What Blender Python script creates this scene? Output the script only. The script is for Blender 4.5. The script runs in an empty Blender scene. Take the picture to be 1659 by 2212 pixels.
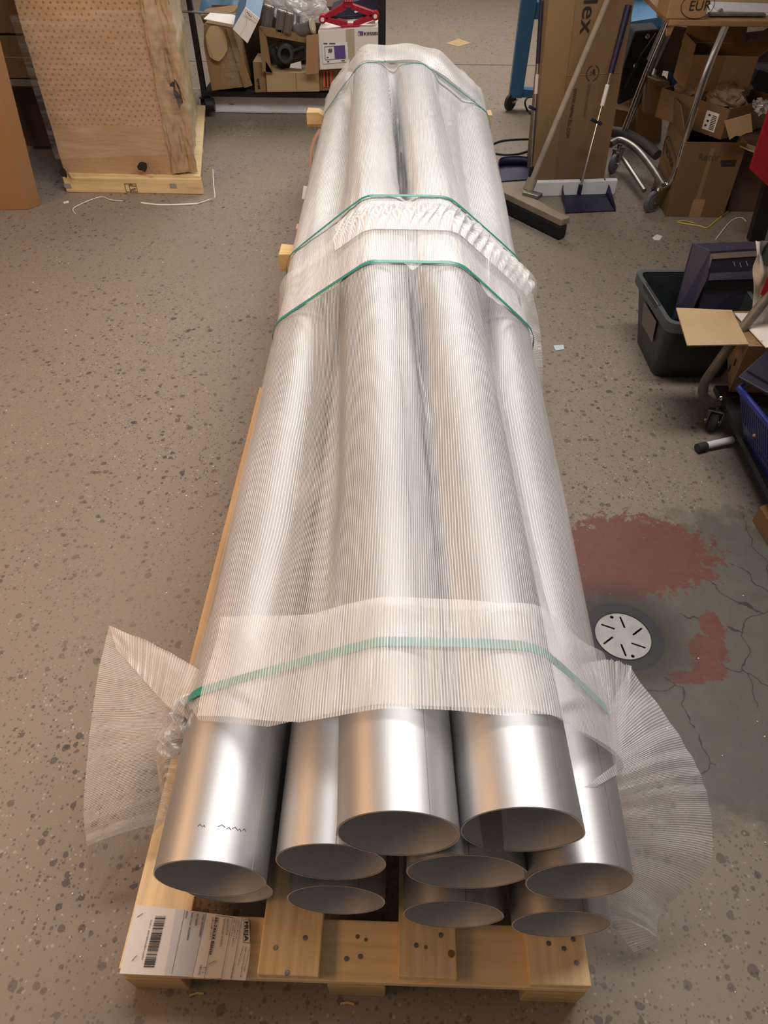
import bpy, math, random
import numpy as np
from mathutils import Vector, Matrix, noise

random.seed(7)
SC = bpy.context.scene
COL = SC.collection
# ------------------------------------------------------------------ camera
CAM = np.array([0.05194597, -0.2454694, 1.51166273])
RM = np.array([[0.999600994031654, 0.02791658145719784, 0.0043031628684618],
               [-0.02312231398334654, 0.7212168069024831, 0.6923233897807018],
               [-0.016223788921962946, 0.69214664769912, -0.7215745330538526]])
FOC, CX, CY = 1500.0, 829.5, 1106.0
cd = bpy.data.cameras.new('camera')
cam = bpy.data.objects.new('camera', cd); COL.objects.link(cam)
cd.sensor_fit = 'VERTICAL'; cd.sensor_height = 36.0; cd.lens = FOC / 2212 * 36.0
cd.clip_start = 0.02
mw = Matrix.Identity(4)
for i in range(3):
    mw[i][0] = RM[0][i]; mw[i][1] = RM[1][i]; mw[i][2] = -RM[2][i]; mw[i][3] = CAM[i]
cam.matrix_world = mw
SC.camera = cam
SC.view_settings.view_transform = 'Standard'
SC.view_settings.look = 'None'
SC.view_settings.gamma = 1.0
SC.view_settings.use_curve_mapping = False
SC.view_settings.exposure = 0.0
SC.cycles.transparent_max_bounces = 24
SC.cycles.max_bounces = 8

def _ray(px, py):
    return RM.T @ np.array([(px - CX) / FOC, -(py - CY) / FOC, 1.0])
def P(px, py, z=0.0):                      # point at height z
    r = _ray(px, py); return Vector(CAM + r * (z - CAM[2]) / r[2])
def PY(px, py, y):                         # point in the upright plane at distance y
    r = _ray(px, py); return Vector(CAM + r * (y - CAM[1]) / r[1])

# ------------------------------------------------------------------ light
wd = bpy.data.worlds.new('world'); SC.world = wd; wd.use_nodes = True
bg = wd.node_tree.nodes['Background']
bg.inputs[0].default_value = (0.62, 0.56, 0.50, 1); bg.inputs[1].default_value = 0.27
def area(name, loc, target, sx, sy, power, col):
    l = bpy.data.lights.new(name, 'AREA'); l.shape = 'RECTANGLE'; l.size = sx; l.size_y = sy
    l.energy = power; l.color = col
    o = bpy.data.objects.new(name, l); COL.objects.link(o); o.location = loc
    d = Vector(target) - Vector(loc)
    o.rotation_euler = d.to_track_quat('-Z', 'Y').to_euler(); return o
area('ceiling_lamp', (1.30, 1.35, 3.3), (0.35, 1.35, 0), 0.55, 4.6, 175, (1.0, 0.95, 0.90))
area('ceiling_lamp_far', (0.5, 6.6, 3.4), (0.3, 6.2, 0), 3.0, 2.0, 165, (1.0, 0.93, 0.86))
area('warm_lamp', (-2.9, 0.4, 2.1), (0.0, 0.8, 0.3), 2.8, 0.75, 50, (1.0, 0.52, 0.22))

# ------------------------------------------------------------------ mesh helpers
ORG = {}
class MB:
    def __init__(s): s.v = []; s.f = []; s.uv = []; s.mi = []; s.cur = 0
    def add(s, vs, fs, uvs=None):
        n = len(s.v); s.v += [tuple(p) for p in vs]
        for k, f in enumerate(fs):
            s.f.append([n + i for i in f]); s.mi.append(s.cur)
            s.uv += list(uvs[k]) if uvs else [(0, 0)] * len(f)
        return s
    def hexa(s, p):   # 0-3 bottom ccw, 4-7 top
        return s.add(p, [(3, 2, 1, 0), (4, 5, 6, 7), (0, 1, 5, 4), (1, 2, 6, 5), (2, 3, 7, 6), (3, 0, 4, 7)])
    def box(s, c, d, rz=0, T=None):
        x, y, z = [k / 2 for k in d]; c = Vector(c)
        p = [Vector(q) for q in ((-x, -y, -z), (x, -y, -z), (x, y, -z), (-x, y, -z), (-x, -y, z), (x, -y, z), (x, y, z), (-x, y, z))]
        R = Matrix.Rotation(rz, 3, 'Z')
        p = [R @ q + c for q in p]
        if T is not None: p = [T @ q for q in p]
        return s.hexa(p)
    def plate(s, q, t):   # quad (4 pts) thickened along its normal
        q = [Vector(a) for a in q]
        n = (q[1] - q[0]).cross(q[3] - q[0]).normalized() * t
        return s.hexa([a for a in q] + [a + n for a in q])
    def poly(s, pts, t, n=None):  # polygon extruded
        pts = [Vector(a) for a in pts]; k = len(pts)
        if n is None: n = (pts[1] - pts[0]).cross(pts[2] - pts[0]).normalized()
        n = Vector(n) * t
        fs = [tuple(range(k))[::-1], tuple(range(k, 2 * k))] + [(i, (i + 1) % k, k + (i + 1) % k, k + i) for i in range(k)]
        return s.add(pts + [a + n for a in pts], fs)
    def tube(s, pts, r, n=12, caps=True):
        pts = [Vector(a) for a in pts]; rs = r if isinstance(r, (list, tuple)) else [r] * len(pts)
        vs = []; prev = None
        for i, p in enumerate(pts):
            t = (pts[min(i + 1, len(pts) - 1)] - pts[max(i - 1, 0)]).normalized()
            if prev is None:
                a = t.orthogonal().normalized()
            else:
                a = (prev - t * prev.dot(t)).normalized()
            prev = a; b = t.cross(a)
            for k in range(n):
                w = 2 * math.pi * k / n
                vs.append(p + (a * math.cos(w) + b * math.sin(w)) * rs[i])
        fs = []
        for i in range(len(pts) - 1):
            for k in range(n):
                fs.append((i * n + k, i * n + (k + 1) % n, (i + 1) * n + (k + 1) % n, (i + 1) * n + k))
        if caps:
            fs.append(tuple(range(n))[::-1]); fs.append(tuple((len(pts) - 1) * n + k for k in range(n)))
        return s.add(vs, fs)
    def cyl(s, a, b, r, n=24): return s.tube([a, b], r, n)
    def lathe(s, c, axis, prof, n=32):
        c = Vector(c); t = Vector(axis).normalized(); a = t.orthogonal().normalized(); b = t.cross(a)
        vs = []
        for (r, h) in prof:
            for k in range(n):
                w = 2 * math.pi * k / n; vs.append(c + t * h + (a * math.cos(w) + b * math.sin(w)) * r)
        fs = [(i * n + k, i * n + (k + 1) % n, (i + 1) * n + (k + 1) % n, (i + 1) * n + k) for i in range(len(prof) - 1) for k in range(n)]
        return s.add(vs, fs)
    def grid(s, fn, nu, nv, us=1, vs_=1):
        vs = [fn(i / nu, j / nv) for j in range(nv + 1) for i in range(nu + 1)]
        w = nu + 1; fs = []; uv = []
        for j in range(nv):
            for i in range(nu):
                fs.append((j * w + i, j * w + i + 1, (j + 1) * w + i + 1, (j + 1) * w + i))
                uv.append([(i / nu * us, j / nv * vs_), ((i + 1) / nu * us, j / nv * vs_), ((i + 1) / nu * us, (j + 1) / nv * vs_), (i / nu * us, (j + 1) / nv * vs_)])
        return s.add(vs, fs, uv)
    def build(s, name, mat, parent=None, smooth=False, bevel=0, org=None):
        if parent is not None: o0 = ORG[parent.name]
        elif org is not None: o0 = Vector(org)
        else: o0 = Vector((0, 0, 0))
        me = bpy.data.meshes.new(name)
        me.from_pydata([tuple(Vector(p) - o0) for p in s.v], [], s.f)
        ul = me.uv_layers.new(name='UVMap')
        ul.data.foreach_set('uv', [c for u in s.uv for c in u])
        for m in (mat if isinstance(mat, (list, tuple)) else [mat]): me.materials.append(m)
        me.polygons.foreach_set('material_index', s.mi)
        if smooth is True: me.polygons.foreach_set('use_smooth', [True] * len(me.polygons))
        me.update()
        o = bpy.data.objects.new(name, me); COL.objects.link(o)
        if smooth == 'auto':
            me.polygons.foreach_set('use_smooth', [True] * len(me.polygons)); me.set_sharp_from_angle(angle=0.7)
        if parent is not None: o.parent = parent
        else: o.location = o0
        ORG[o.name] = o0
        if bevel:
            b = o.modifiers.new('bevel', 'BEVEL'); b.width = bevel; b.segments = 2; b.limit_method = 'ANGLE'
        return o
def thing(name, label, cat, loc=(0, 0, 0), group=None):
    o = bpy.data.objects.new(name, None); COL.objects.link(o); o.location = loc; o.empty_display_size = 0.1
    ORG[o.name] = Vector(loc); return tag(o, label, cat, group)
def tag(o, label, cat, group=None):
    o['label'] = label; o['category'] = cat
    if group: o['group'] = group
    return o
def lab(o, label): o['label'] = label; return o
def text(s, origin, xd, yd, size, mat, parent, name='lettering', bold=0.0, fn=None, width=None):
    c = bpy.data.curves.new('t', 'FONT'); c.body = s; c.size = 1; c.offset = bold; c.resolution_u = 3
    t = bpy.data.objects.new('t', c); COL.objects.link(t)
    dg = bpy.context.evaluated_depsgraph_get(); me0 = t.evaluated_get(dg).to_mesh()
    vs = [v.co.copy() for v in me0.vertices]; fs = [list(p.vertices) for p in me0.polygons]
    bpy.data.objects.remove(t); bpy.data.curves.remove(c)
    if not vs: return None
    mx = max(v.x for v in vs); sx = (width / mx) if width else size
    xd = Vector(xd).normalized(); yd = Vector(yd); yd = (yd - xd * yd.dot(xd)).normalized(); n = xd.cross(yd)
    m = MB(); pts = [Vector(origin) + xd * v.x * sx + yd * v.y * size + n * 0.0008 for v in vs]
    if fn: pts = [fn(p) for p in pts]
    m.add(pts, fs); return m.build(name, mat, parent)
def smoothpath(pts, n=8):
    pts = [Vector(p) for p in pts]; out = []
    for i in range(len(pts) - 1):
        p0 = pts[max(i - 1, 0)]; p1 = pts[i]; p2 = pts[i + 1]; p3 = pts[min(i + 2, len(pts) - 1)]
        for k in range(n):
            t = k / n
            out.append(0.5 * ((2 * p1) + (p2 - p0) * t + (2 * p0 - 5 * p1 + 4 * p2 - p3) * t * t + (3 * p1 - p0 - 3 * p2 + p3) * t ** 3))
    out.append(pts[-1]); return out

# ------------------------------------------------------------------ materials
def nodes(name):
    m = bpy.data.materials.new(name); m.use_nodes = True; nt = m.node_tree
    return m, nt, nt.nodes['Principled BSDF']
def N(nt, t, **k):
    n = nt.nodes.new(t)
    for a, b in k.items(): setattr(n, a, b)
    return n
def math_(nt, op, a, b=None, clamp=False):
    n = N(nt, 'ShaderNodeMath', operation=op); n.use_clamp = clamp
    for i, q in enumerate((a, b)):
        if q is None: continue
        if isinstance(q, (int, float)): n.inputs[i].default_value = q
        else: nt.links.new(q, n.inputs[i])
    return n.outputs[0]
def mixc(nt, f, a, b):
    n = N(nt, 'ShaderNodeMix', data_type='RGBA')
    if isinstance(f, (int, float)): n.inputs[0].default_value = f
    else: nt.links.new(f, n.inputs[0])
    for i, q in ((6, a), (7, b)):
        if isinstance(q, tuple): n.inputs[i].default_value = (*q, 1)
        else: nt.links.new(q, n.inputs[i])
    return n.outputs[2]
def noise_(nt, vec, scale, detail=3, rough=0.5):
    n = N(nt, 'ShaderNodeTexNoise'); n.inputs['Scale'].default_value = scale; n.inputs['Detail'].default_value = detail
    n.inputs['Roughness'].default_value = rough
    if vec is not None: nt.links.new(vec, n.inputs['Vector'])
    return n.outputs['Fac']
def ramp(nt, fac, stops):
    r = N(nt, 'ShaderNodeValToRGB'); e = r.color_ramp.elements
    while len(e) < len(stops): e.new(0.5)
    for i, (p, c) in enumerate(stops):
        e[i].position = p; e[i].color = (c, c, c, 1) if isinstance(c, (int, float)) else (*c, 1)
    nt.links.new(fac, r.inputs[0]); return r.outputs[0]
def bump(nt, b, h, strength, dist=0.002):
    n = N(nt, 'ShaderNodeBump'); n.inputs['Strength'].default_value = strength; n.inputs['Distance'].default_value = dist
    nt.links.new(h, n.inputs['Height']); nt.links.new(n.outputs[0], b.inputs['Normal']); return n
def geo(nt): return N(nt, 'ShaderNodeNewGeometry').outputs['Position']
def scl(nt, vec, s):
    n = N(nt, 'ShaderNodeMapping'); n.inputs['Scale'].default_value = s; nt.links.new(vec, n.inputs['Vector']); return n.outputs[0]
def mat(name, col, rough=0.5, metal=0.0, var=0.12, nscale=30, bmp=0.0, stretch=(1, 1, 1), spec=None, coat=0):
    m, nt, b = nodes(name)
    v = scl(nt, geo(nt), stretch); f = noise_(nt, v, nscale, 4)
    d = tuple(c * (1 - var * 1.6) for c in col); l = tuple(min(1, c * (1 + var)) for c in col)
    nt.links.new(mixc(nt, f, d, l), b.inputs['Base Color'])
    b.inputs['Roughness'].default_value = rough; b.inputs['Metallic'].default_value = metal
    if spec is not None: b.inputs['Specular IOR Level'].default_value = spec
    if coat: b.inputs['Coat Weight'].default_value = coat
    if bmp: bump(nt, b, f, bmp)
    return m
CARD = mat('cardboard', (0.36, 0.205, 0.095), 0.75, var=0.10, nscale=6, bmp=0.05)
CARD2 = mat('cardboard_brown', (0.25, 0.15, 0.065), 0.75, var=0.10, nscale=6, bmp=0.05)
CARDL = mat('cardboard_pale', (0.44, 0.31, 0.165), 0.75, var=0.10, nscale=8, bmp=0.05)
CARDO = mat('cardboard_orange', (0.30, 0.15, 0.06), 0.7, var=0.06, nscale=4)
CARDT = mat('cardboard_tan_dark', (0.215, 0.132, 0.062), 0.75, var=0.08, nscale=5, bmp=0.05)
CARDTL = mat('cardboard_tan', (0.255, 0.155, 0.07), 0.75, var=0.08, nscale=5)
CARD3 = mat('cardboard_shade_brown', (0.165, 0.095, 0.038), 0.8, var=0.10, nscale=6, bmp=0.05)  # brown cardboard with the right side's shade darkened into its colour
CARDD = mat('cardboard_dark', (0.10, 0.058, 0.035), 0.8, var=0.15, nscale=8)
PAPERK = mat('kraft_paper', (0.27, 0.19, 0.12), 0.8, var=0.2, nscale=60, bmp=0.4)
WHITE = mat('white_paper', (0.78, 0.74, 0.70), 0.6, var=0.04, nscale=20)
WBOARD = mat('white_board', (0.80, 0.79, 0.78), 0.35, var=0.03)
INK = mat('ink', (0.02, 0.018, 0.022), 0.6, var=0.05)
INKB = mat('faded_ink', (0.09, 0.06, 0.05), 0.7, var=0.3, nscale=200)
CHROME = mat('chrome', (0.62, 0.61, 0.60), 0.12, 1.0, var=0.06)
DULL = mat('dull_steel', (0.30, 0.29, 0.25), 0.42, 0.8, var=0.35, nscale=25)
BLACK = mat('black_metal', (0.012, 0.011, 0.014), 0.45, 0.0, var=0.1)
RUBBER = mat('rubber', (0.03, 0.03, 0.033), 0.7, var=0.2)
WHEEL = mat('grey_wheel', (0.14, 0.14, 0.15), 0.55, var=0.15)
NAVY = mat('navy_plastic', (0.012, 0.012, 0.042), 0.5, var=0.2)
NAVYD = mat('dark_navy_plastic', (0.008, 0.008, 0.022), 0.55, var=0.2)
BLUEB = mat('blue_basket_plastic', (0.008, 0.016, 0.16), 0.4, var=0.15)
TUB = mat('grey_plastic', (0.024, 0.030, 0.032), 0.42, var=0.15)
BLUE = mat('blue_paint', (0.035, 0.14, 0.30), 0.4, var=0.1, nscale=12)
BLUEL = mat('blue_bench', (0.08, 0.24, 0.45), 0.45, var=0.1, nscale=5)
RED = mat('red_paint', (0.38, 0.012, 0.03), 0.35, var=0.12)
GREENS = mat('green_strap', (0.03, 0.27, 0.21), 0.35, var=0.15, nscale=60)
BRISTLE = mat('black_bristle', (0.008, 0.008, 0.009), 0.9, var=0.3, nscale=300, bmp=1.0)
OLDWOOD = mat('worn_wood', (0.30, 0.235, 0.17), 0.7, var=0.25, nscale=14, stretch=(1, 1, 1), bmp=0.2)
PURPLE = mat('purple_print', (0.11, 0.07, 0.28), 0.6, var=0.05)
ORANGE = mat('orange_sticker', (0.75, 0.10, 0.04), 0.5, var=0.05)
BEIGE = mat('beige_tape', (0.46, 0.40, 0.28), 0.4, var=0.05)
TAPE = mat('clear_tape', (0.36, 0.23, 0.12), 0.12, var=0.05)
PEACH = mat('peach_ribbon', (0.72, 0.45, 0.33), 0.6, var=0.05)
GREYPL = mat('grey_duct', (0.20, 0.17, 0.15), 0.35, 0.4, var=0.15)
DARKRUB = mat('dark_fitting', (0.03, 0.028, 0.03), 0.35, var=0.2)
DARK = mat('dark_fabric', (0.015, 0.012, 0.013), 0.85, var=0.3, nscale=20, bmp=0.2)
GREENP = mat('dark_green_plastic', (0.03, 0.05, 0.025), 0.5, var=0.2)
YELLOW = mat('yellow_twine', (0.60, 0.55, 0.10), 0.6, var=0.1)
CABLE = mat('cable', (0.012, 0.012, 0.013), 0.5, var=0.1)
WALLM = mat('wall_paint', (0.42, 0.40, 0.38), 0.8, var=0.05, nscale=2)
def wood(name, col, axis='y', rough=0.6):
    m, nt, b = nodes(name)
    st = {'y': (1, 0.06, 1), 'x': (0.06, 1, 1), 'z': (1, 1, 0.06)}[axis]
    v = scl(nt, geo(nt), st); n1 = noise_(nt, v, 55, 5, 0.6); n2 = noise_(nt, scl(nt, geo(nt), (1, 1, 1)), 7, 3)
    w = N(nt, 'ShaderNodeTexWave', wave_type='BANDS', bands_direction={'y': 'X', 'x': 'Y', 'z': 'X'}[axis])
    w.inputs['Scale'].default_value = 14; w.inputs['Distortion'].default_value = 5; w.inputs['Detail'].default_value = 2
    nt.links.new(scl(nt, geo(nt), tuple(0.25 if q < 1 else 1 for q in st)), w.inputs['Vector'])
    f = math_(nt, 'ADD', math_(nt, 'MULTIPLY', n1, 0.66), math_(nt, 'MULTIPLY', w.outputs['Fac'], 0.07))
    f = math_(nt, 'ADD', f, math_(nt, 'MULTIPLY', n2, 0.35))
    c = ramp(nt, f, [(0.25, tuple(q * 0.62 for q in col)), (0.52, col), (0.8, tuple(min(1, q * 1.28) for q in col))])
    nt.links.new(c, b.inputs['Base Color']); b.inputs['Roughness'].default_value = rough
    bump(nt, b, n1, 0.12); return m
PINE = wood('pine_long', (0.78, 0.58, 0.33), 'y'); PINEX = wood('pine_cross', (0.78, 0.58, 0.33), 'x')
PINEP = wood('pine_pale', (0.62, 0.43, 0.20), 'x'); WOODB = wood('bench_wood', (0.30, 0.18, 0.08), 'x')
BLOCKW = wood('block_wood', (0.52, 0.35, 0.16), 'x')

def metal_pipe():
    m, nt, b = nodes('brushed_steel')
    g = geo(nt)
    n1 = noise_(nt, scl(nt, g, (1, 0.012, 1)), 260, 3, 0.6)
    n2 = noise_(nt, scl(nt, g, (1, 0.5, 1)), 7, 3)
    nt.links.new(mixc(nt, n2, (0.41, 0.408, 0.412), (0.50, 0.498, 0.502)), b.inputs['Base Color'])
    b.inputs['Metallic'].default_value = 0.82
    r = math_(nt, 'ADD', math_(nt, 'MULTIPLY', n2, 0.10), 0.44); nt.links.new(r, b.inputs['Roughness'])
    bump(nt, b, n1, 0.10, 0.0006); return m
STEEL = metal_pipe()
m, nt, b = nodes('pipe_inside'); INSIDE = m
n2 = noise_(nt, scl(nt, geo(nt), (1, 0.1, 1)), 60, 3)
nt.links.new(mixc(nt, n2, (0.58, 0.58, 0.59), (0.68, 0.68, 0.69)), b.inputs['Base Color'])
b.inputs['Metallic'].default_value = 0.35; b.inputs['Roughness'].default_value = 0.5
RIMM = mat('cut_edge', (0.85, 0.85, 0.84), 0.3, 0.5, var=0.1)
SEAM = mat('seam_metal', (0.16, 0.155, 0.15), 0.5, 1.0, var=0.2)
NAIL = mat('nail_metal', (0.32, 0.31, 0.30), 0.4, 0.9, var=0.2)

def film(name, pitch=0.0047, lo=0.20, hi=0.62, tint=(0.93, 0.90, 0.88), wr=0.25):
    m, nt, b = nodes(name)
    uv = N(nt, 'ShaderNodeUVMap').outputs[0]
    sp = N(nt, 'ShaderNodeSeparateXYZ'); nt.links.new(uv, sp.inputs[0])
    g = geo(nt); warp = math_(nt, 'MULTIPLY', noise_(nt, g, 3, 2), 0.003)
    u = math_(nt, 'ADD', sp.outputs[0], warp)
    s = math_(nt, 'SINE', math_(nt, 'MULTIPLY', u, 2 * math.pi / pitch))
    s01 = math_(nt, 'ADD', math_(nt, 'MULTIPLY', s, 0.5), 0.5)
    line = math_(nt, 'POWER', s01, 2.5)
    n1 = noise_(nt, g, 4, 3); nw = noise_(nt, scl(nt, uv, (220, 12, 1)), 1.0, 3)
    a = math_(nt, 'ADD', math_(nt, 'MULTIPLY', line, hi - lo), lo)
    a = math_(nt, 'ADD', a, math_(nt, 'MULTIPLY', math_(nt, 'SUBTRACT', n1, 0.5), 0.18))
    a = math_(nt, 'ADD', a, math_(nt, 'MULTIPLY', math_(nt, 'SUBTRACT', nw, 0.5), 0.35), True)
    nt.links.new(a, b.inputs['Alpha'])
    b.inputs['Base Color'].default_value = (*tint, 1); b.inputs['Roughness'].default_value = 0.22
    b.inputs['Specular IOR Level'].default_value = 0.7
    h = math_(nt, 'ADD', math_(nt, 'MULTIPLY', s01, 0.55), math_(nt, 'MULTIPLY', nw, wr))
    h = math_(nt, 'ADD', h, math_(nt, 'MULTIPLY', noise_(nt, g, 28, 2), wr * 1.5))
    bump(nt, b, h, 0.7, 0.0018)
    tr = N(nt, 'ShaderNodeBsdfTranslucent'); tr.inputs[0].default_value = (*tint, 1)
    tp = N(nt, 'ShaderNodeBsdfTransparent')
    return m
FILM = film('ribbed_film', lo=0.19, hi=0.64); FILMF = film('ribbed_film_far', lo=0.55, hi=0.95, tint=(0.95, 0.945, 0.94))
FILMB = film('ribbed_film_band', lo=0.26, hi=0.60, wr=0.5); FILMW = film('ribbed_film_flap', lo=0.32, hi=0.66, wr=0.5, tint=(0.80, 0.77, 0.75))

def floor_mat():
    m, nt, b = nodes('terrazzo_floor'); g = geo(nt)
    sp = N(nt, 'ShaderNodeSeparateXYZ'); nt.links.new(g, sp.inputs[0]); X, Y = sp.outputs[0], sp.outputs[1]
    big = noise_(nt, g, 1.1, 4, 0.6); mid = noise_(nt, g, 9, 5, 0.65); fine = noise_(nt, g, 130, 3, 0.6)
    base = mixc(nt, big, (0.200, 0.155, 0.114), (0.300, 0.240, 0.182))
    base = mixc(nt, math_(nt, 'MULTIPLY', mid, 0.55), base, (0.185, 0.15, 0.12))
    base = mixc(nt, math_(nt, 'MULTIPLY', fine, 0.5), base, (0.27, 0.235, 0.20))
    def chips(scale, th, keep, col, b_, off):
        mp = N(nt, 'ShaderNodeMapping'); mp.inputs['Location'].default_value = (off, off * 2, 0)
        ds = N(nt, 'ShaderNodeTexNoise'); ds.inputs['Scale'].default_value = scale * 1.3; nt.links.new(g, ds.inputs['Vector'])
        va = N(nt, 'ShaderNodeVectorMath', operation='MULTIPLY_ADD'); nt.links.new(ds.outputs['Color'], va.inputs[0])
        va.inputs[1].default_value = (0.35 / scale,) * 3; nt.links.new(g, va.inputs[2]); nt.links.new(va.outputs[0], mp.inputs['Vector'])
        v = N(nt, 'ShaderNodeTexVoronoi', voronoi_dimensions='2D'); v.inputs['Scale'].default_value = scale
        nt.links.new(mp.outputs[0], v.inputs['Vector'])
        s2 = N(nt, 'ShaderNodeSeparateColor'); nt.links.new(v.outputs['Color'], s2.inputs[0])
        size = math_(nt, 'MULTIPLY', s2.outputs[1], th)
        k = math_(nt, 'MULTIPLY', math_(nt, 'LESS_THAN', v.outputs['Distance'], size), math_(nt, 'GREATER_THAN', s2.outputs[0], keep))
        return k, s2.outputs[2]
    coat = N(nt, 'ShaderNodeMath', operation='SUBTRACT')
    # worn grey-green coating round the drain
    dx = math_(nt, 'DIVIDE', math_(nt, 'SUBTRACT', X, 0.98), 0.52); dy = math_(nt, 'DIVIDE', math_(nt, 'SUBTRACT', Y, 0.74), 0.52)
    rr = math_(nt, 'SQRT', math_(nt, 'ADD', math_(nt, 'MULTIPLY', dx, dx), math_(nt, 'MULTIPLY', dy, dy)))
    rr = math_(nt, 'ADD', rr, math_(nt, 'MULTIPLY', math_(nt, 'SUBTRACT', noise_(nt, g, 7, 6, 0.7), 0.5), 0.7))
    cm = ramp(nt, rr, [(0.86, 1.0), (0.98, 0.0)]); nocoat = math_(nt, 'SUBTRACT', 1.0, cm)
    c = base
    for (sc, th, keep, col, off) in ((120, 0.45, 0.66, (0.075, 0.064, 0.058), 0.0), (52, 0.46, 0.84, (0.050, 0.044, 0.048), 3.1), (40, 0.40, 0.965, (0.10, 0.048, 0.040), 7.7), (36, 0.44, 0.965, (0.045, 0.040, 0.045), 1.9), (110, 0.36, 0.90, (0.42, 0.37, 0.32), 5.2)):
        k, rnd = chips(sc, th, keep, col, b, off)
        c = mixc(nt, math_(nt, 'MULTIPLY', math_(nt, 'MULTIPLY', k, math_(nt, 'ADD', math_(nt, 'MULTIPLY', ramp(nt, noise_(nt, g, 1.7, 3), [(0.35, 0.25), (0.62, 1.0)]), 0.62), 0.12)), nocoat), c, col)
    coatc = mixc(nt, noise_(nt, g, 16, 6, 0.7), (0.095, 0.083, 0.064), (0.165, 0.152, 0.125))
    vo = N(nt, 'ShaderNodeTexVoronoi', feature='DISTANCE_TO_EDGE', voronoi_dimensions='2D'); vo.inputs['Scale'].default_value = 4.2
    nd = N(nt, 'ShaderNodeTexNoise'); nd.inputs['Scale'].default_value = 9; nd.inputs['Detail'].default_value = 5; nt.links.new(g, nd.inputs['Vector'])
    va = N(nt, 'ShaderNodeVectorMath', operation='MULTIPLY_ADD'); nt.links.new(nd.outputs['Color'], va.inputs[0]); va.inputs[1].default_value = (0.12,) * 3
    nt.links.new(g, va.inputs[2]); nt.links.new(va.outputs[0], vo.inputs['Vector'])
    crack = math_(nt, 'MULTIPLY', math_(nt, 'LESS_THAN', vo.outputs['Distance'], 0.008), math_(nt, 'GREATER_THAN', noise_(nt, g, 3.3, 2), 0.48))
    coatc = mixc(nt, math_(nt, 'MULTIPLY', crack, 0.75), coatc, (0.03, 0.026, 0.02))
    c = mixc(nt, cm, c, coatc)
    # flaking red paint
    def blob(x, y, rx, ry, edge=0.25):
        ex = math_(nt, 'DIVIDE', math_(nt, 'SUBTRACT', X, x), rx); ey = math_(nt, 'DIVIDE', math_(nt, 'SUBTRACT', Y, y), ry)
        q = math_(nt, 'SQRT', math_(nt, 'ADD', math_(nt, 'MULTIPLY', ex, ex), math_(nt, 'MULTIPLY', ey, ey)))
        return math_(nt, 'SUBTRACT', 1.0, q)
    m1 = blob(0.74, 1.07, 0.25, 0.16)
    for a in ((0.885, 0.82, 0.035, 0.05), (0.855, 0.745, 0.05, 0.05), (0.78, 0.665, 0.06, 0.022), (0.84, 0.69, 0.05, 0.035), (0.66, 0.945, 0.14, 0.05)):
        m1 = math_(nt, 'MAXIMUM', m1, blob(*a))
    pn = noise_(nt, g, 34, 8, 0.78)
    red = math_(nt, 'GREATER_THAN', math_(nt, 'ADD', math_(nt, 'MULTIPLY', m1, 0.46), math_(nt, 'SUBTRACT', pn, 0.5)), 0.04)
    c = mixc(nt, math_(nt, 'MULTIPLY', red, 0.92), c, mixc(nt, noise_(nt, g, 40, 4), (0.125, 0.042, 0.034), (0.19, 0.070, 0.058)))
    # grime ring round the drain
    ddx = math_(nt, 'SUBTRACT', X, 0.647); ddy = math_(nt, 'SUBTRACT', Y, 0.782)
    dr = math_(nt, 'SQRT', math_(nt, 'ADD', math_(nt, 'MULTIPLY', ddx, ddx), math_(nt, 'MULTIPLY', ddy, ddy)))
    drn = math_(nt, 'ADD', dr, math_(nt, 'MULTIPLY', math_(nt, 'SUBTRACT', noise_(nt, g, 30, 5, 0.7), 0.5), 0.05))
    c = mixc(nt, ramp(nt, drn, [(0.115, 0.85), (0.20, 0.0)]), c, (0.045, 0.040, 0.030))
    c = mixc(nt, ramp(nt, dr, [(0.103, 1.0), (0.106, 0.0)]), c, (0.036, 0.034, 0.038))
    # slab joint
    j = math_(nt, 'LESS_THAN', math_(nt, 'ABSOLUTE', math_(nt, 'SUBTRACT', Y, 6.13)), 0.014)
    c = mixc(nt, math_(nt, 'MULTIPLY', j, 0.8), c, (0.07, 0.06, 0.05))
    nt.links.new(c, b.inputs['Base Color'])
    r = math_(nt, 'ADD', math_(nt, 'MULTIPLY', mid, 0.25), 0.42); nt.links.new(r, b.inputs['Roughness'])
    b.inputs['Specular IOR Level'].default_value = 0.35
    bump(nt, b, mid, 0.06, 0.004); return m

# ------------------------------------------------------------------ structure
def struct(name, mb, m_, org=None):
    o = mb.build(name, m_, org=org); o['kind'] = 'structure'; return o
fb = MB()
# floor with a round hole for the drain
cxd, cyd, rd = 0.647, 0.782, 0.0735
sq = []; NH = 64
ring = [(cxd + rd * math.cos(2 * math.pi * k / NH), cyd + rd * math.sin(2 * math.pi * k / NH), 0) for k in range(NH)]
outer = []
for k in range(NH):
    a = 2 * math.pi * k / NH; s_ = 0.3 / max(abs(math.cos(a)), abs(math.sin(a))); outer.append((cxd + s_ * math.cos(a), cyd + s_ * math.sin(a), 0))
fb.add(ring + outer, [(k, NH + k, NH + (k + 1) % NH, (k + 1) % NH) for k in range(NH)])
x0, x1, y0, y1 = cxd - .3, cxd + .3, cyd - .3, cyd + .3
for (a, b_, c_, d_) in ((-5, 4.5, -3, y0), (-5, 4.5, y1, 12), (-5, x0, y0, y1), (x1, 4.5, y0, y1)):
    fb.add([(a, c_, 0), (b_, c_, 0), (b_, d_, 0), (a, d_, 0)], [(0, 1, 2, 3)])
fb.lathe((cxd, cyd, 0), (0, 0, 1), [(rd, 0), (rd, -0.06), (0.0005, -0.06)], NH)
struct('floor', fb, floor_mat())
struct('wall_back', MB().box((-0.25, 12.05, 1.8), (9.6, 0.1, 3.6)), WALLM)
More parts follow.
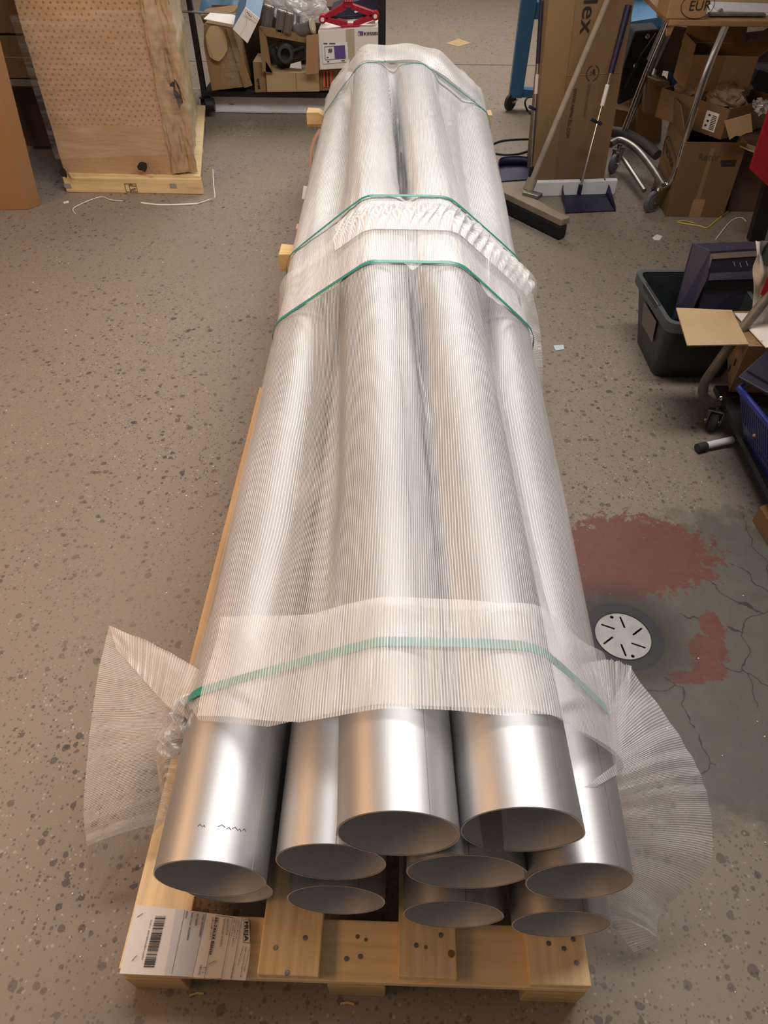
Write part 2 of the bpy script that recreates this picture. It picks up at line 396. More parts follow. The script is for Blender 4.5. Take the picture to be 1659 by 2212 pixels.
struct('wall_left', MB().box((-5.05, 4.5, 1.8), (0.1, 15, 3.6)), WALLM)
struct('wall_right', MB().box((4.55, 4.5, 1.8), (0.1, 15, 3.6)), WALLM)

# drain grate
d = thing('floor_drain', 'round pale metal floor drain grate with six slots, set in a dark ring', 'drain', (cxd, cyd, -0.008))
pl = mat('drain_plate_metal', (0.40, 0.39, 0.365), 0.5, 0.25, var=0.22, nscale=22)
slots = []
for k in range(6):
    a = math.radians(20 + 60 * k); a2 = a + math.radians(18)
    c0 = Vector((math.cos(a), math.sin(a), 0)) * 0.043; dv = Vector((math.cos(a2), math.sin(a2), 0)); slots.append((c0, dv))
def inslot(p):
    for c0, dv in slots:
        q = p - c0; t = q.dot(dv)
        t = max(-0.0155, min(0.0155, t))
        if (q - dv * t).length < 0.0026: return True
    for h in ((-.017, .058), (.012, -.060)):
        if (p - Vector((h[0], h[1], 0))).length < 0.0048: return True
    return False
mb = MB(); nr, na = 56, 240; R0 = 0.0705
vs = [];
for i in range(nr + 1):
    for k in range(na):
        a = 2 * math.pi * k / na; r = R0 * (i / nr) + 0.0002; vs.append((cxd + r * math.cos(a), cyd + r * math.sin(a), -0.001))
fs = []
for i in range(nr):
    for k in range(na):
        rm = R0 * (i + .5) / nr; a = 2 * math.pi * (k + .5) / na
        if not inslot(Vector((rm * math.cos(a), rm * math.sin(a), 0))): fs.append((i * na + k, (i + 1) * na + k, (i + 1) * na + (k + 1) % na, i * na + (k + 1) % na))
mb.add(vs, fs); o = mb.build('grate_plate', pl, d); so = o.modifiers.new('s', 'SOLIDIFY'); so.thickness = 0.004; so.offset = -1
MB().lathe((cxd, cyd, 0), (0, 0, 1), [(0.0710, -0.02), (0.0710, 0.0015), (0.0733, 0.0015), (0.0733, -0.02)], 64).build('frame_ring', BLACK, d, smooth='auto')

# ------------------------------------------------------------------ pallet
pal = thing('long_pallet', 'long pine pallet on blocks under the bundle of steel pipes', 'pallet', (0, 1.9, 0))
ZT = 0.122; YB = 4.05
for (a, b_) in ((-0.4, -0.295), (-0.164, -0.059), (0.075, 0.175), (0.297, 0.4)):
    MB().box(((a + b_) / 2, YB / 2 + random.uniform(-.004, .004), 0.111), (b_ - a, YB, 0.022)).build('deck_board', PINE, pal, bevel=0.002)
for y in (0.042, 1.0, 1.95, 2.9, 3.95):
    MB().box((0, y, 0.089), (0.8, 0.094, 0.0215)).build('cross_board', PINEX, pal, bevel=0.002)
    for (a, b_) in ((-0.4, -0.3), (-0.047, 0.054), (0.296, 0.398)):
        MB().box(((a + b_) / 2, y, 0.0385), (b_ - a, 0.10, 0.077)).build('block', BLOCKW, pal, bevel=0.002)
for (px, py, z) in ((595, 2047, ZT), (659, 2026, ZT), (620, 2101, ZT), (748, 2071, .1), (778, 2066, .1), (899, 2042, ZT), (952, 2020, ZT), (1185, 2038, ZT), (1218, 2049, ZT), (1245, 2080, ZT), (1238, 2029, ZT)):
    p = P(px, py, z); MB().lathe(p, (0, 0, 1), [(0.0001, .0016), (0.0038, .0014), (0.0045, -.001)], 12).build('nail', NAIL, pal)
for (px, py, z, r) in ((772, 2023, .1, .0035), (790, 2030, .1, .003), (975, 2060, ZT, .006), (920, 2046, ZT, .003)):
    p = P(px, py, z); o = MB().lathe(p, (0, 0, 1), [(0.0001, .0008), (r, .0006), (r * 1.1, -.001)], 14).build('knot', mat('knot_wood', (0.24, 0.13, 0.05), 0.6), pal)
MB().box((-0.366, 0.93, 0.180), (0.018, 1.14, 0.110)).build('side_plank', wood('orange_pine', (0.50, 0.30, 0.14), 'y'), pal, bevel=0.002)

# ------------------------------------------------------------------ pipes
R_ = 0.0842
# x0,z0,x1,z1,y0,y1,rx,rz,seam angle (deg), corner bumps
PIPES = [
 (-0.222, .2066, -0.245, .2066, .105, 3.93, .94, 1.0, 100, [], 'bottom layer steel pipe, leftmost, its end mostly hidden below another pipe'),
 (-0.033, .2066, -0.055, .2066, .092, 3.95, .985, 1.0, 62, [], 'bottom layer steel pipe, second from the left, resting on a wide deck board'),
 (0.164, .2066, 0.165, .2066, .076, 3.93, .99, .98, 80, [(-10, .03, 22)], 'bottom layer steel pipe, third from the left'),
 (0.343, .2066, 0.362, .2066, .067, 3.95, .965, .97, 75, [], 'bottom layer steel pipe, rightmost, nearest the right edge of the pallet'),
 (-0.210, .3896, -0.246, .3896, .068, 3.97, .985, 1.02, 35, [], 'middle layer steel pipe, leftmost, with faint marker scribble near its end'),
 (-0.033, .3896, -0.052, .3896, .096, 3.93, .99, .98, 82, [], 'middle layer steel pipe, second from the left, beside a dark gap'),
 (0.170, .3896, 0.172, .3896, .088, 3.95, 1.06, .93, 92, [(-5, .05, 18)], 'middle layer steel pipe, third from the left, squashed flat at its end'),
 (0.337, .3896, 0.366, .3896, .080, 3.72, .93, 1.03, 60, [], 'middle layer steel pipe, rightmost, beside the fanned plastic'),
 (0.066, .534, -0.105, .556, .090, 3.46, .985, 1.0, 62, [], 'top layer steel pipe on the left, the nearer of the two uppermost'),
 (0.234, .534, 0.100, .556, .100, 3.47, .985, .99, 58, [(-14, .07, 20)], 'top layer steel pipe on the right, its lip bent to a corner'),
]
def pipe_at(p, y):
    t = (y - 0.09) / (3.4 - 0.09); return p[0] + (p[2] - p[0]) * t, p[1] + (p[3] - p[1]) * t
def prad(p, phi, dec):
    rx, rz = 1 + (p[6] - 1) * dec, 1 + (p[7] - 1) * dec
    r = R_ / math.sqrt((math.cos(phi) / rx) ** 2 + (math.sin(phi) / rz) ** 2)
    for (d0, a, w) in p[9]:
        q = (math.degrees(phi) - d0 + 180) % 360 - 180; r *= 1 + a * dec * math.exp(-(q / w) ** 2) - a * .45 * dec * math.exp(-((q - 38) / 22) ** 2)
    return r
for p in PIPES:
    rt = thing('steel_pipe', p[10], 'pipe', (p[0], p[4], p[1] - R_), 'stack of steel pipes on the pallet')
    n = 72; ys = [p[4] + q for q in (0, .01, .03, .06, .1, .16, .25, .4, .6, .9, 1.4, 2.0, 2.6)] + [p[5]]
    mb = MB(); so_, si = [], []
    for L, off in ((so_, 0), (si, -0.002)):
        for y in ys:
            x, z = pipe_at(p, y); dec = math.exp(-(y - p[4]) / 0.22)
            for k in range(n):
                f_ = 2 * math.pi * k / n; r = prad(p, f_, dec) + off; L.append((x + r * math.cos(f_), y, z + r * math.sin(f_)))
    q = [(i * n + k, (i + 1) * n + k, (i + 1) * n + (k + 1) % n, i * n + (k + 1) % n) for i in range(len(ys) - 1) for k in range(n)]
    mb.add(so_, [tuple(reversed(a)) for a in q]); mb.cur = 1; mb.add(si, q)
    tb = mb.build('tube', [STEEL, INSIDE], rt, smooth=True)
    rm = MB(); e = .0006
    a = [(v[0], v[1] - e, v[2]) for v in so_[:n]]; b_ = [(v[0], v[1] - e, v[2]) for v in si[:n]]
    rm.add(a + b_, [(k, (k + 1) % n, n + (k + 1) % n, n + k) for k in range(n)])
    rm.build('cut_rim', RIMM, rt)
    sm = MB(); pts = []
    for y in ys:
        x, z = pipe_at(p, y); dec = math.exp(-(y - p[4]) / 0.22); f_ = math.radians(p[8]); r = prad(p, f_, dec)
        pts.append((x + r * math.cos(f_), y, z + r * math.sin(f_)))
    sm.tube(pts, 0.0005, 6); sm.build('weld_seam', SEAM, rt)
    if 'scribble' in p[10]:
        sc = MB()
        for (ang, dy, l) in ((96, .045, .006), (92, .044, .004), (75, .046, .010), (68, .044, .007), (62, .046, .008), (57, .045, .006), (52, .047, .005)):
            y = p[4] + dy; x, z = pipe_at(p, y); f_ = math.radians(ang); r = prad(p, f_, .8) + .0003
            c0 = Vector((x + r * math.cos(f_), y, z + r * math.sin(f_))); tv = Vector((-math.sin(f_), 0, math.cos(f_)))
            sc.tube([c0 - tv * l / 2, c0 + Vector((0, .003, 0)), c0 + tv * l / 2], .0005, 4)
        sc.build('marker_scribble', INK, rt)

# battens between the layers
for i, (y, xa, xb, l_) in enumerate(((2.16, -.385, .44, 'pale pine batten poking out on the left beside the middle green strap'),
                                 (3.72, -.45, .50, 'pale pine batten between pipe layers at the far end of the bundle'))):
    t = thing('batten', l_, 'batten', (xa, y, .29), 'battens between the pipe layers')
    MB().box(((xa + xb) / 2, y, .298), (xb - xa, .06, .014)).build('strip', PINEP, t, bevel=0.001)
    for xe in ((xa, xb) if i else (xa,)):
        s_ = 1 if xe < 0 else -1
        MB().hexa([(xe, y - .045, .305), (xe + s_ * .15, y - .03, .305), (xe + s_ * .15, y + .03, .305), (xe, y + .04, .305), (xe, y - .045, .362), (xe + s_ * .06, y - .04, .362), (xe + s_ * .06, y + .03, .362), (xe, y + .04, .362)]).build('end_block', PINEP, t, bevel=0.002)

# ------------------------------------------------------------------ wrap cross-sections
XC, ZC = 0.06, 0.2
def hullpts(pts):
    pts = sorted(set((round(a, 5), round(b, 5)) for a, b in pts)); lo = []; up = []
    for lst, it in ((lo, pts), (up, pts[::-1])):
        for q in it:
            while len(lst) > 1 and (lst[-1][0] - lst[-2][0]) * (q[1] - lst[-2][1]) - (lst[-1][1] - lst[-2][1]) * (q[0] - lst[-2][0]) <= 0: lst.pop()
            lst.append(q)
    return np.array(lo[:-1] + up[:-1])
def radii(y, ths, k, base, extra=(), off=0.003, ytop=None):
    """film radius for every angle: k=1 taut, k=0 hugging the pipes"""
    ps = []; rc = np.full(len(ths), 0.02); dx, dz = np.cos(ths), np.sin(ths)
    for p in PIPES:
        yy = min(max(y, p[4]), p[5]); x, z = pipe_at(p, yy)
        for j in range(0, 360, 9): ps.append((x + R_ * math.cos(math.radians(j)), z + R_ * math.sin(math.radians(j))))
        ox, oz = XC - x, ZC - z; bq = ox * dx + oz * dz; cq = ox * ox + oz * oz - R_ * R_; di = bq * bq - cq
        t = np.where(di > 0, -bq + np.sqrt(np.maximum(di, 0)), 0); rc = np.maximum(rc, t)
    ps += list(base) + list(extra); h = hullpts(ps); rh = np.zeros(len(ths))
    for i in range(len(h)):
        a = h[i]; b_ = h[(i + 1) % len(h)]; e = b_ - a; den = dx * e[1] - dz * e[0]
        with np.errstate(divide='ignore', invalid='ignore'):
            t = ((a[0] - XC) * e[1] - (a[1] - ZC) * e[0]) / den; s = ((a[0] - XC) * dz - (a[1] - ZC) * dx) / den
        ok = (np.abs(den) > 1e-9) & (s >= -1e-6) & (s <= 1 + 1e-6) & (t > 0); rh = np.where(ok, np.maximum(rh, t), rh)
    rh = np.maximum(rh, rc); r = rc + (rh - rc) * k
    ker = np.array([1, 3, 5, 6, 5, 3, 1.]); ker /= ker.sum()
    for _ in range(3):
        rp = np.pad(r, 3, mode='edge'); r = np.convolve(rp, ker, mode='valid')
    return np.maximum(r, rc) + off
def sheet(name, mat_, parent, ys, th0, th1, kf, basef, extraf=None, off=0.005, nt_=320, yf=None, disp=None):
    ths = np.radians(np.linspace(th0, th1, nt_ + 1)); V = []; U = []
    for y in ys:
        r = radii(y, ths, kf(y), basef(y), extraf(y) if extraf else (), off)
        xs = XC + r * np.cos(ths); zs = ZC + r * np.sin(ths)
        s = np.concatenate([[0], np.cumsum(np.hypot(np.diff(xs), np.diff(zs)))]); i0 = int(np.argmin(np.abs(ths - math.pi / 2))); s = s - s[i0]
        row = []
        for i in range(nt_ + 1):
            yy = yf(y, ths[i]) if yf else y; v = Vector((xs[i], yy, zs[i]))
            if disp: v = disp(v, ths[i], y)
            row.append(v)
        V.append(row); U.append(s)
    um = np.mean(np.array(U), axis=0); U = [um] * len(ys)      # ribs run straight along the sheet
    mb = MB(); vs = [v for row in V for v in row]; w = nt_ + 1; fs = []; uv = []
    for j in range(len(ys) - 1):
        for i in range(nt_):
            fs.append((j * w + i, (j + 1) * w + i, (j + 1) * w + i + 1, j * w + i + 1))
            uv.append([(U[j][i], ys[j]), (U[j + 1][i], ys[j + 1]), (U[j + 1][i + 1], ys[j + 1]), (U[j][i + 1], ys[j])])
    mb.add(vs, fs, uv); return mb.build(name, mat_, parent, smooth=True)
def lerp(x, pts):
    return float(np.interp(x, [a for a, _ in pts], [b for _, b in pts]))
def base_near(y):
    return [(lerp(y, [(.3, -.455), (.9, -.40), (1.5, -.335), (2, -.33)]), .135), (.425, .14), (.43, .34)]
def kn(y): return lerp(y, [(.25, 1), (.38, .9), (.7, .55), (1.15, .55), (1.42, .85), (1.50, 1), (1.75, 1)])
def yfn(y, th):
    d_ = math.degrees(th)                       # ragged near edge, drawn back on the left
    w = max(0, 1 - (y - .23) / .25)
    return y + w * (lerp(d_, [(-12, .02), (30, .03), (60, 0), (120, .01), (140, .05), (155, .17), (192, .17)]))
def dispn(v, th, y):
    f = max(0, (y - 1.57) / .2)                 # far edge lifts and flares
    n_ = noise.noise(Vector((v.x * 9, v.y * 3, v.z * 9))) * .004
    o_ = Vector((v.x - XC, 0, v.z - ZC)).normalized()
    return v + o_ * (n_ + f * f * (.018 + (.03 if v.x > .3 else 0)))
t = thing('plastic_sheet', 'near ribbed translucent plastic sheet draped over the close half of the pipes', 'plastic sheet', (0, 1.0, .122))
ysn = list(np.linspace(.23, .55, 9)) + list(np.linspace(.6, 1.4, 12)) + list(np.linspace(1.45, 1.77, 9))
NEAR = sheet('drape', FILM, t, ysn, -12, 192, kn, base_near, yf=yfn, disp=dispn)
NS = t
def base_far(y): return [(lerp(y, [(1.6, -.335), (3.6, -.36)]), .14), (lerp(y, [(1.6, .43), (3.4, .47)]), .14), (lerp(y, [(1.6, .43), (3.4, .46)]), .33)]
def kf(y): return lerp(y, [(1.6, .9), (1.95, .95), (2.2, .45), (3.0, .40), (3.3, .5), (3.42, .7), (3.5, 1), (4, 1)])
def ext_far(y):
    e = []
    if y > 3.3: e.append((lerp(y, [(3.3, .44), (3.6, .465), (3.85, .48)]), .27)); e.append((lerp(y, [(3.3, .1), (3.5, .2)]), .625))
    return e
def dispf(v, th, y):
    n_ = noise.noise(Vector((v.x * 10, v.y * 4, v.z * 10))) * .004 + noise.noise(Vector((v.x * 40, v.y * 2, v.z * 40))) * .0025
    n_ -= .0085 * min(1, max(0, (1.86 - y) / .1))
    return v + Vector((v.x - XC, 0, v.z - ZC)).normalized() * n_
t = thing('plastic_sheet', 'far ribbed whitish plastic sheet covering the distant half of the pipes', 'plastic sheet', (0, 2.8, .122)); FS = t
ysf = list(np.linspace(1.545, 2.2, 15)) + list(np.linspace(2.3, 3.2, 10)) + list(np.linspace(3.25, 3.47, 8))
sheet('drape', FILMF, t, ysf, -12, 192, kf, base_far, ext_far, off=.010, disp=dispf)
sheet('rear_skirt', FILMF, t, list(np.linspace(3.45, 3.9, 8)), 130, 192, kf, base_far, off=.010, nt_=100, disp=dispf)
sheet('rear_skirt', FILMF, t, list(np.linspace(3.45, 3.78, 8)), -12, 52, kf, base_far, ext_far, off=.010, nt_=100, disp=dispf)
# open lip beyond the top pipe ends
def dlip(v, th, y):
    f = (y - 3.42) / .22; return v + Vector((v.x - XC, 0, v.z - ZC)).normalized() * (.012 + .012 * f + noise.noise(v * 8) * .012)
sheet('open_lip', FILMF, t, list(np.linspace(3.42, 3.64, 6)), 42, 150, lambda y: 1, base_far, ext_far, off=.004, nt_=160, disp=dlip)
# bunched collar between the two sheets
def dcol(v, th, y):
    a = math.sin(th * 95 + y * 60 + 3 * noise.noise(v * 14)); o_ = Vector((v.x - XC, 0, v.z - ZC)).normalized()
    e = math.sin(math.pi * (y - 1.70) / .19)
    return v + o_ * (.010 + e * (.014 + .009 * a)) + Vector((.01 * a * e, 0, 0))
o = sheet('bunched_collar', FILMF, t, list(np.linspace(1.70, 1.89, 10)), 30, 118, lambda y: 1, base_far, off=.006, nt_=420, disp=dcol)
lab(o, 'crinkled bunched edge of the far sheet')
# flared free edge on the right of the overlap
def strip_between(A, B, nu, nv, us, vsc, amp=0.002, freq=30, seed=0, bulge=0.0):
    A = smoothpath(A, 6); B = smoothpath(B, 6)
    def samp(L, t):
        x = t * (len(L) - 1); i = min(int(x), len(L) - 2); return L[i].lerp(L[i + 1], x - i)
    m = MB()
    def fn(u, v):
        p = samp(A, u).lerp(samp(B, u), v); nrm = Vector((0, 0, 1))
        q = .8 * noise.noise(Vector((u * freq * .35 + seed, v * 2.5, seed)))
        ph = u * freq * .45 + noise.noise(Vector((u * 3, seed, 1))) * 1.5; tri = abs((ph % 1) - .5) * 2
        q += (tri - .5) * (.6 + noise.noise(Vector((u * 5, 2, seed)))) * (.35 + .65 * v)
        return p + nrm * (q * amp + bulge * math.sin(math.pi * v))
    m.grid(fn, nu, nv, us, vsc); return m
A = [(.255, 1.86, .585), (.345, 1.76, .50), (.405, 1.66, .42), (.428, 1.52, .32), (.43, 1.38, .22)]
B = [P(1035, 483, .59), P(1130, 592, .52), P(1163, 690, .42), P(1172, 790, .30), P(1172, 860, .2)]
lab(strip_between(A, B, 90, 8, .6, .1, .005, 20, 3).build('flared_edge', FILMW, t, smooth=True), 'flared loose edge on the right flank')

# front cross band with its flap and fan
BD = thing('plastic_band', 'crosswise strip of ribbed clear plastic over the near strap, crumpled at both ends', 'plastic sheet', (0.05, .32, .6))
def dband(v, th, y):
    d_ = math.degrees(th); o_ = Vector((v.x - XC, 0, v.z - ZC)).normalized(); e = max(0, (40 - d_) / 25); g_ = (y - .22) / .2
    l_ = max(0, (d_ - 112) / 25)
    return v + o_ * (.004 + noise.noise(v * 11) * .008 + e * e * .035 * g_ + l_ * .012) + Vector((0, e * .035 * g_ - e * .01, 0))
sheet('band', FILMB, BD, list(np.linspace(.215, .405, 12)), 17, 137, lambda y: 1, base_near, off=.012, nt_=420, disp=dband, yf=lambda y, th: y + lerp(math.degrees(th), [(15, .05), (40, .03), (70, 0), (110, 0.01), (137, .06)]))
fanI = [P(1300, 1560, .42), P(1318, 1640, .41), P(1330, 1700, .38), P(1338, 1760, .33), P(1345, 1830, .27), P(1335, 1900, .20), P(1315, 1975, .12)]
fanO = [P(1362, 1440, .42), P(1450, 1560, .40), P(1508, 1660, .36), P(1533, 1740, .31), P(1533, 1870, .22), P(1432, 1965, .14), P(1420, 2025, .10)]
lab(strip_between(fanI, fanO, 420, 20, .62, .2, .0075, 24, 1, .015).build('fan', FILMW, BD, smooth=True), 'fanned-out free end spreading right')
fI = [P(1300, 1560, .425), P(1320, 1640, .41), P(1332, 1700, .38)]; fO = [P(1240, 1440, .47), P(1310, 1425, .45), P(1365, 1440, .43)]
strip_between(fI, fO, 120, 10, .2, .1, .006, 50, 9, .01).build('gathered_fold', FILMB, BD, smooth=True)
# little torn tail on the right pipe
strip_between([P(1262, 1700, .475), P(1290, 1680, .478), P(1330, 1650, .45)], [P(1270, 1706, .472), P(1300, 1692, .474), P(1335, 1672, .44)], 60, 3, .1, .02, .002, 30, 4).build('torn_tail', FILMB, BD, smooth=True)
tail = strip_between([P(1300, 1935, .15), P(1328, 2000, .08), P(1370, 2058, .03)], [P(1434, 1950, .14), P(1424, 1990, .10), P(1427, 2034, .04)], 60, 12, .10, .1, .002, 10, 2)
tail.build('hanging_tail', FILMB, BD, smooth=True)
# left flap
lI = [P(512, 1492, .42), P(455, 1520, .40), P(395, 1560, .36), P(345, 1625, .32), P(352, 1700, .27), P(365, 1772, .22)]
lO = [P(236, 1352, .34), P(215, 1440, .32), P(196, 1560, .29), P(186, 1660, .26), P(180, 1760, .22), P(188, 1828, .18)]
lab(strip_between(lI, lO, 420, 24, .62, .3, .0035, 12, 5, .008).build('left_flap', FILMW, BD, smooth=True), 'pane-like flap standing out to the left')
strip_between([P(236, 1352, .345), P(330, 1390, .40), P(420, 1440, .43), P(512, 1492, .43)], [P(250, 1400, .345), P(320, 1480, .37), P(380, 1540, .39), P(440, 1560, .41)], 200, 12, .25, .12, .005, 26, 6).build('folded_corner', FILMB, BD, smooth=True)
strip_between([P(190, 1818, .19), P(270, 1790, .20), P(362, 1765, .22)], [P(192, 1930, .03), P(215, 1935, .03), P(245, 1900, .04)], 80, 10, .14, .15, .004, 14, 7).build('lower_tail', FILMB, BD, smooth=True)
strip_between([P(330, 1600, .33), P(345, 1700, .30), P(352, 1775, .24)], [P(420, 1560, .39), P(375, 1680, .33), P(372, 1790, .23)], 120, 8, .3, .1, .010, 26, 8, .02).build('creased_fold', FILMB, BD, smooth=True)
m = MB()
c0 = P(445, 1560, .405)
def crum(u, v):
    p = c0 + Vector(((u - .5) * .15, (v - .5) * .10, .004)); q = Vector((u * 7, v * 7, 2))
    e = math.sin(math.pi * u) * math.sin(math.pi * v)
    return p + Vector((noise.noise(q) * .018, noise.noise(q * 1.7) * .018, noise.noise(q * 2.3) * .045 + .03 * e - abs(u - .6) * .05))
m.grid(crum, 60, 40, .3, .2); m.build('crumple', FILMB, BD, smooth=False)

# ------------------------------------------------------------------ green straps
def strap(label, y, wdt, off, base, th0=-12, th1=192, yfun=None):
    ths = np.radians(np.linspace(th0, th1, 141)); r = radii(y, ths, 1.0, base, (), off)
    mb = MB(); vs = []; 
    for i, th in enumerate(ths):
        yy = y + (yfun(math.degrees(th)) if yfun else 0)
        for dy, dr in ((-wdt / 2, 0), (wdt / 2, 0), (wdt / 2, .0012), (-wdt / 2, .0012)):
            vs.append((XC + (r[i] + dr) * math.cos(th), yy + dy, ZC + (r[i] + dr) * math.sin(th)))
    fs = [(i * 4 + a, i * 4 + (a + 1) % 4, i * 4 + 4 + (a + 1) % 4, i * 4 + 4 + a) for i in range(140) for a in range(4)]
    mb.add(vs, fs); o = mb.build('strap', GREENS, None, org=(0.05, y, .122)); tag(o, label, 'strap', 'green straps round the pipes'); return o
bs = [(-.40, .13), (.425, .13)]
strap('wide green plastic strap under the front plastic band', .335, .016, .007, [(-.36, .13), (.40, .13)])
strap('green plastic strap over the near sheet, second from the camera', 1.52, .015, .009, [(-.29, .2), (.40, .2)], 6, 173)
strap('green plastic strap just behind the crinkled collar', 1.93, .014, .016, [(-.30, .2), (.40, .2)], 4, 174)
strap('thin green strap at the far end of the bundle', 3.40, .012, .012, [(-.34, .13), (.47, .13)])

# ------------------------------------------------------------------ freight label on the pallet
def lz(x): return .1236 if x < -.30 else .1236 - (x + .30) * .10
L = thing('freight_label', 'creased white freight label with barcode stapled on the pallet corner', 'label', (-.29, .045, .123))
TL, TR, BR, BL = P(294, 1954, .124), P(535, 1982, .118), P(530, 2118, .112), P(258, 2103, .124)
lm = MB()
def lfn(u, v):
    p = (TL.lerp(TR, u)).lerp(BL.lerp(BR, u), v)
    bulge = .006 * math.sin(math.pi * v) * max(0, u - .8) * 5
    return Vector((p.x + bulge, p.y, lz(p.x) + .0004 * noise.noise(Vector((u * 6, v * 5, 0)))))
lm.grid(lfn, 30, 14); o = lm.build('paper', WHITE, L, smooth=True)
lm = MB(); lm.grid(lambda u, v: lfn(.36 + u * (.27 - .05 * v), v * .99 + .005) + Vector((0, 0, .0007)), 12, 10); lab(lm.build('form_panel', mat('bluish_paper', (0.60, 0.61, 0.66), 0.6, var=.03), L), 'bluish middle strip')
def ZP(zx, zy): q = P(240 + zx / 5.184, 1930 + zy / 5.184, .12); return Vector((q.x, q.y, 0))
def lput(p): return Vector((p.x, p.y, lz(p.x) + .0017))
def ltx(s, a, b_, h, bold=0, nm='lettering', up=None):
    A_, B_ = ZP(*a), ZP(*b_); xd = B_ - A_; yd = Vector((-xd.y, xd.x, 0)); text(s, A_, xd, yd, h, INK, L, nm, bold, fn=lput, width=xd.length)
ltx('FREJA', (1492, 305), (1488, 530), .0085, .03)
ltx('SE-74634 B\u00e5lsta', (1170, 265), (1100, 690), .0062, .02)
ltx('2,20 x 0,80 x 2,10 m', (1135, 265), (1100, 520), .0042, .01)
ltx('Order: 0023504500801', (1030, 240), (985, 490), .0042, .01)
ltx('Alt: 500000', (965, 230), (940, 365), .0042, .01)
ltx('Kund. Order: 0023504504', (908, 220), (850, 530), .0042, .01)
ltx('DEADSE:', (850, 205), (832, 290), .0042, .01)
ltx('DAHLGRENSGATE AB', (1300, 280), (1280, 465), .0042, .01)
ltx('ELEKTROVAGEN 19 ARSTA 2', (1262, 280), (1215, 590), .0042, .01)
ltx('2 / 2', (1040, 820), (1020, 890), .0045, .01)
ltx('538,0 KG', (1000, 800), (975, 910), .0045, .01)
ltx('Kolli nr  00373070000831127727', (452, 305), (345, 750), .0036, .008)
for i, (a, b_) in enumerate((((1545, 590), (1480, 860)), ((1500, 585), (1440, 930)), ((1470, 580), (1410, 800)), ((1425, 290), (1395, 500)), ((1400, 285), (1345, 590)), ((1375, 285), (1340, 470)), ((1370, 770), (1330, 940)))):
    ltx(('Transportdokument nr Sverige', 'FREJA Transport & Logistics AB', 'Godsmottagare Fraktsedel', 'Avsandare Metall AB', 'Hamnvagen 4 Malmo', 'SE 200 39', 'Tel 040 00 00')[i], a, b_, .0026, .004)
bar = MB(); random.seed(3); tt = 0
A_, B_, wv = ZP(620, 262), ZP(488, 838), ZP(505, 260) - ZP(620, 262)
while tt < 1:
    w = random.choice((.006, .006, .012, .02)); 
    q = [A_.lerp(B_, tt), A_.lerp(B_, min(1, tt + w))]; bar.add([lput(q[0]), lput(q[1]), lput(q[1] + wv), lput(q[0] + wv)], [(0, 1, 2, 3)]); tt += w + random.choice((.006, .01, .014))
bar.build('barcode', INK, L)
for a, b_ in (((1180, 245), (1360, 265)), ((1360, 265), (1230, 950)), ((1230, 950), (1040, 970)), ((1180, 245), (1040, 970)), ((835, 190), (685, 910)), ((1465, 260), (1340, 960)), ((1485, 285), (1475, 540)), ((1555, 290), (1550, 545)), ((1485, 285), (1555, 290)), ((1475, 540), (1550, 545))):
    a, b_ = ZP(*a), ZP(*b_); d_ = (b_ - a).normalized(); n_ = Vector((-d_.y, d_.x, 0)) * .0003
    ln = MB(); ln.add([lput(a + n_), lput(b_ + n_), lput(b_ - n_), lput(a - n_)], [(0, 1, 2, 3)]); ln.build('ruled_line', INK, L)
for a, b_ in (((300, 275), (365, 232)), ((240, 765), (297, 700)), ((1088, 795), (1165, 755))):
    MB().tube([lput(ZP(*a)), lput((ZP(*a) + ZP(*b_)) / 2) + Vector((0, 0, .001)), lput(ZP(*b_))], .0005, 6).build('staple', NAIL, L)
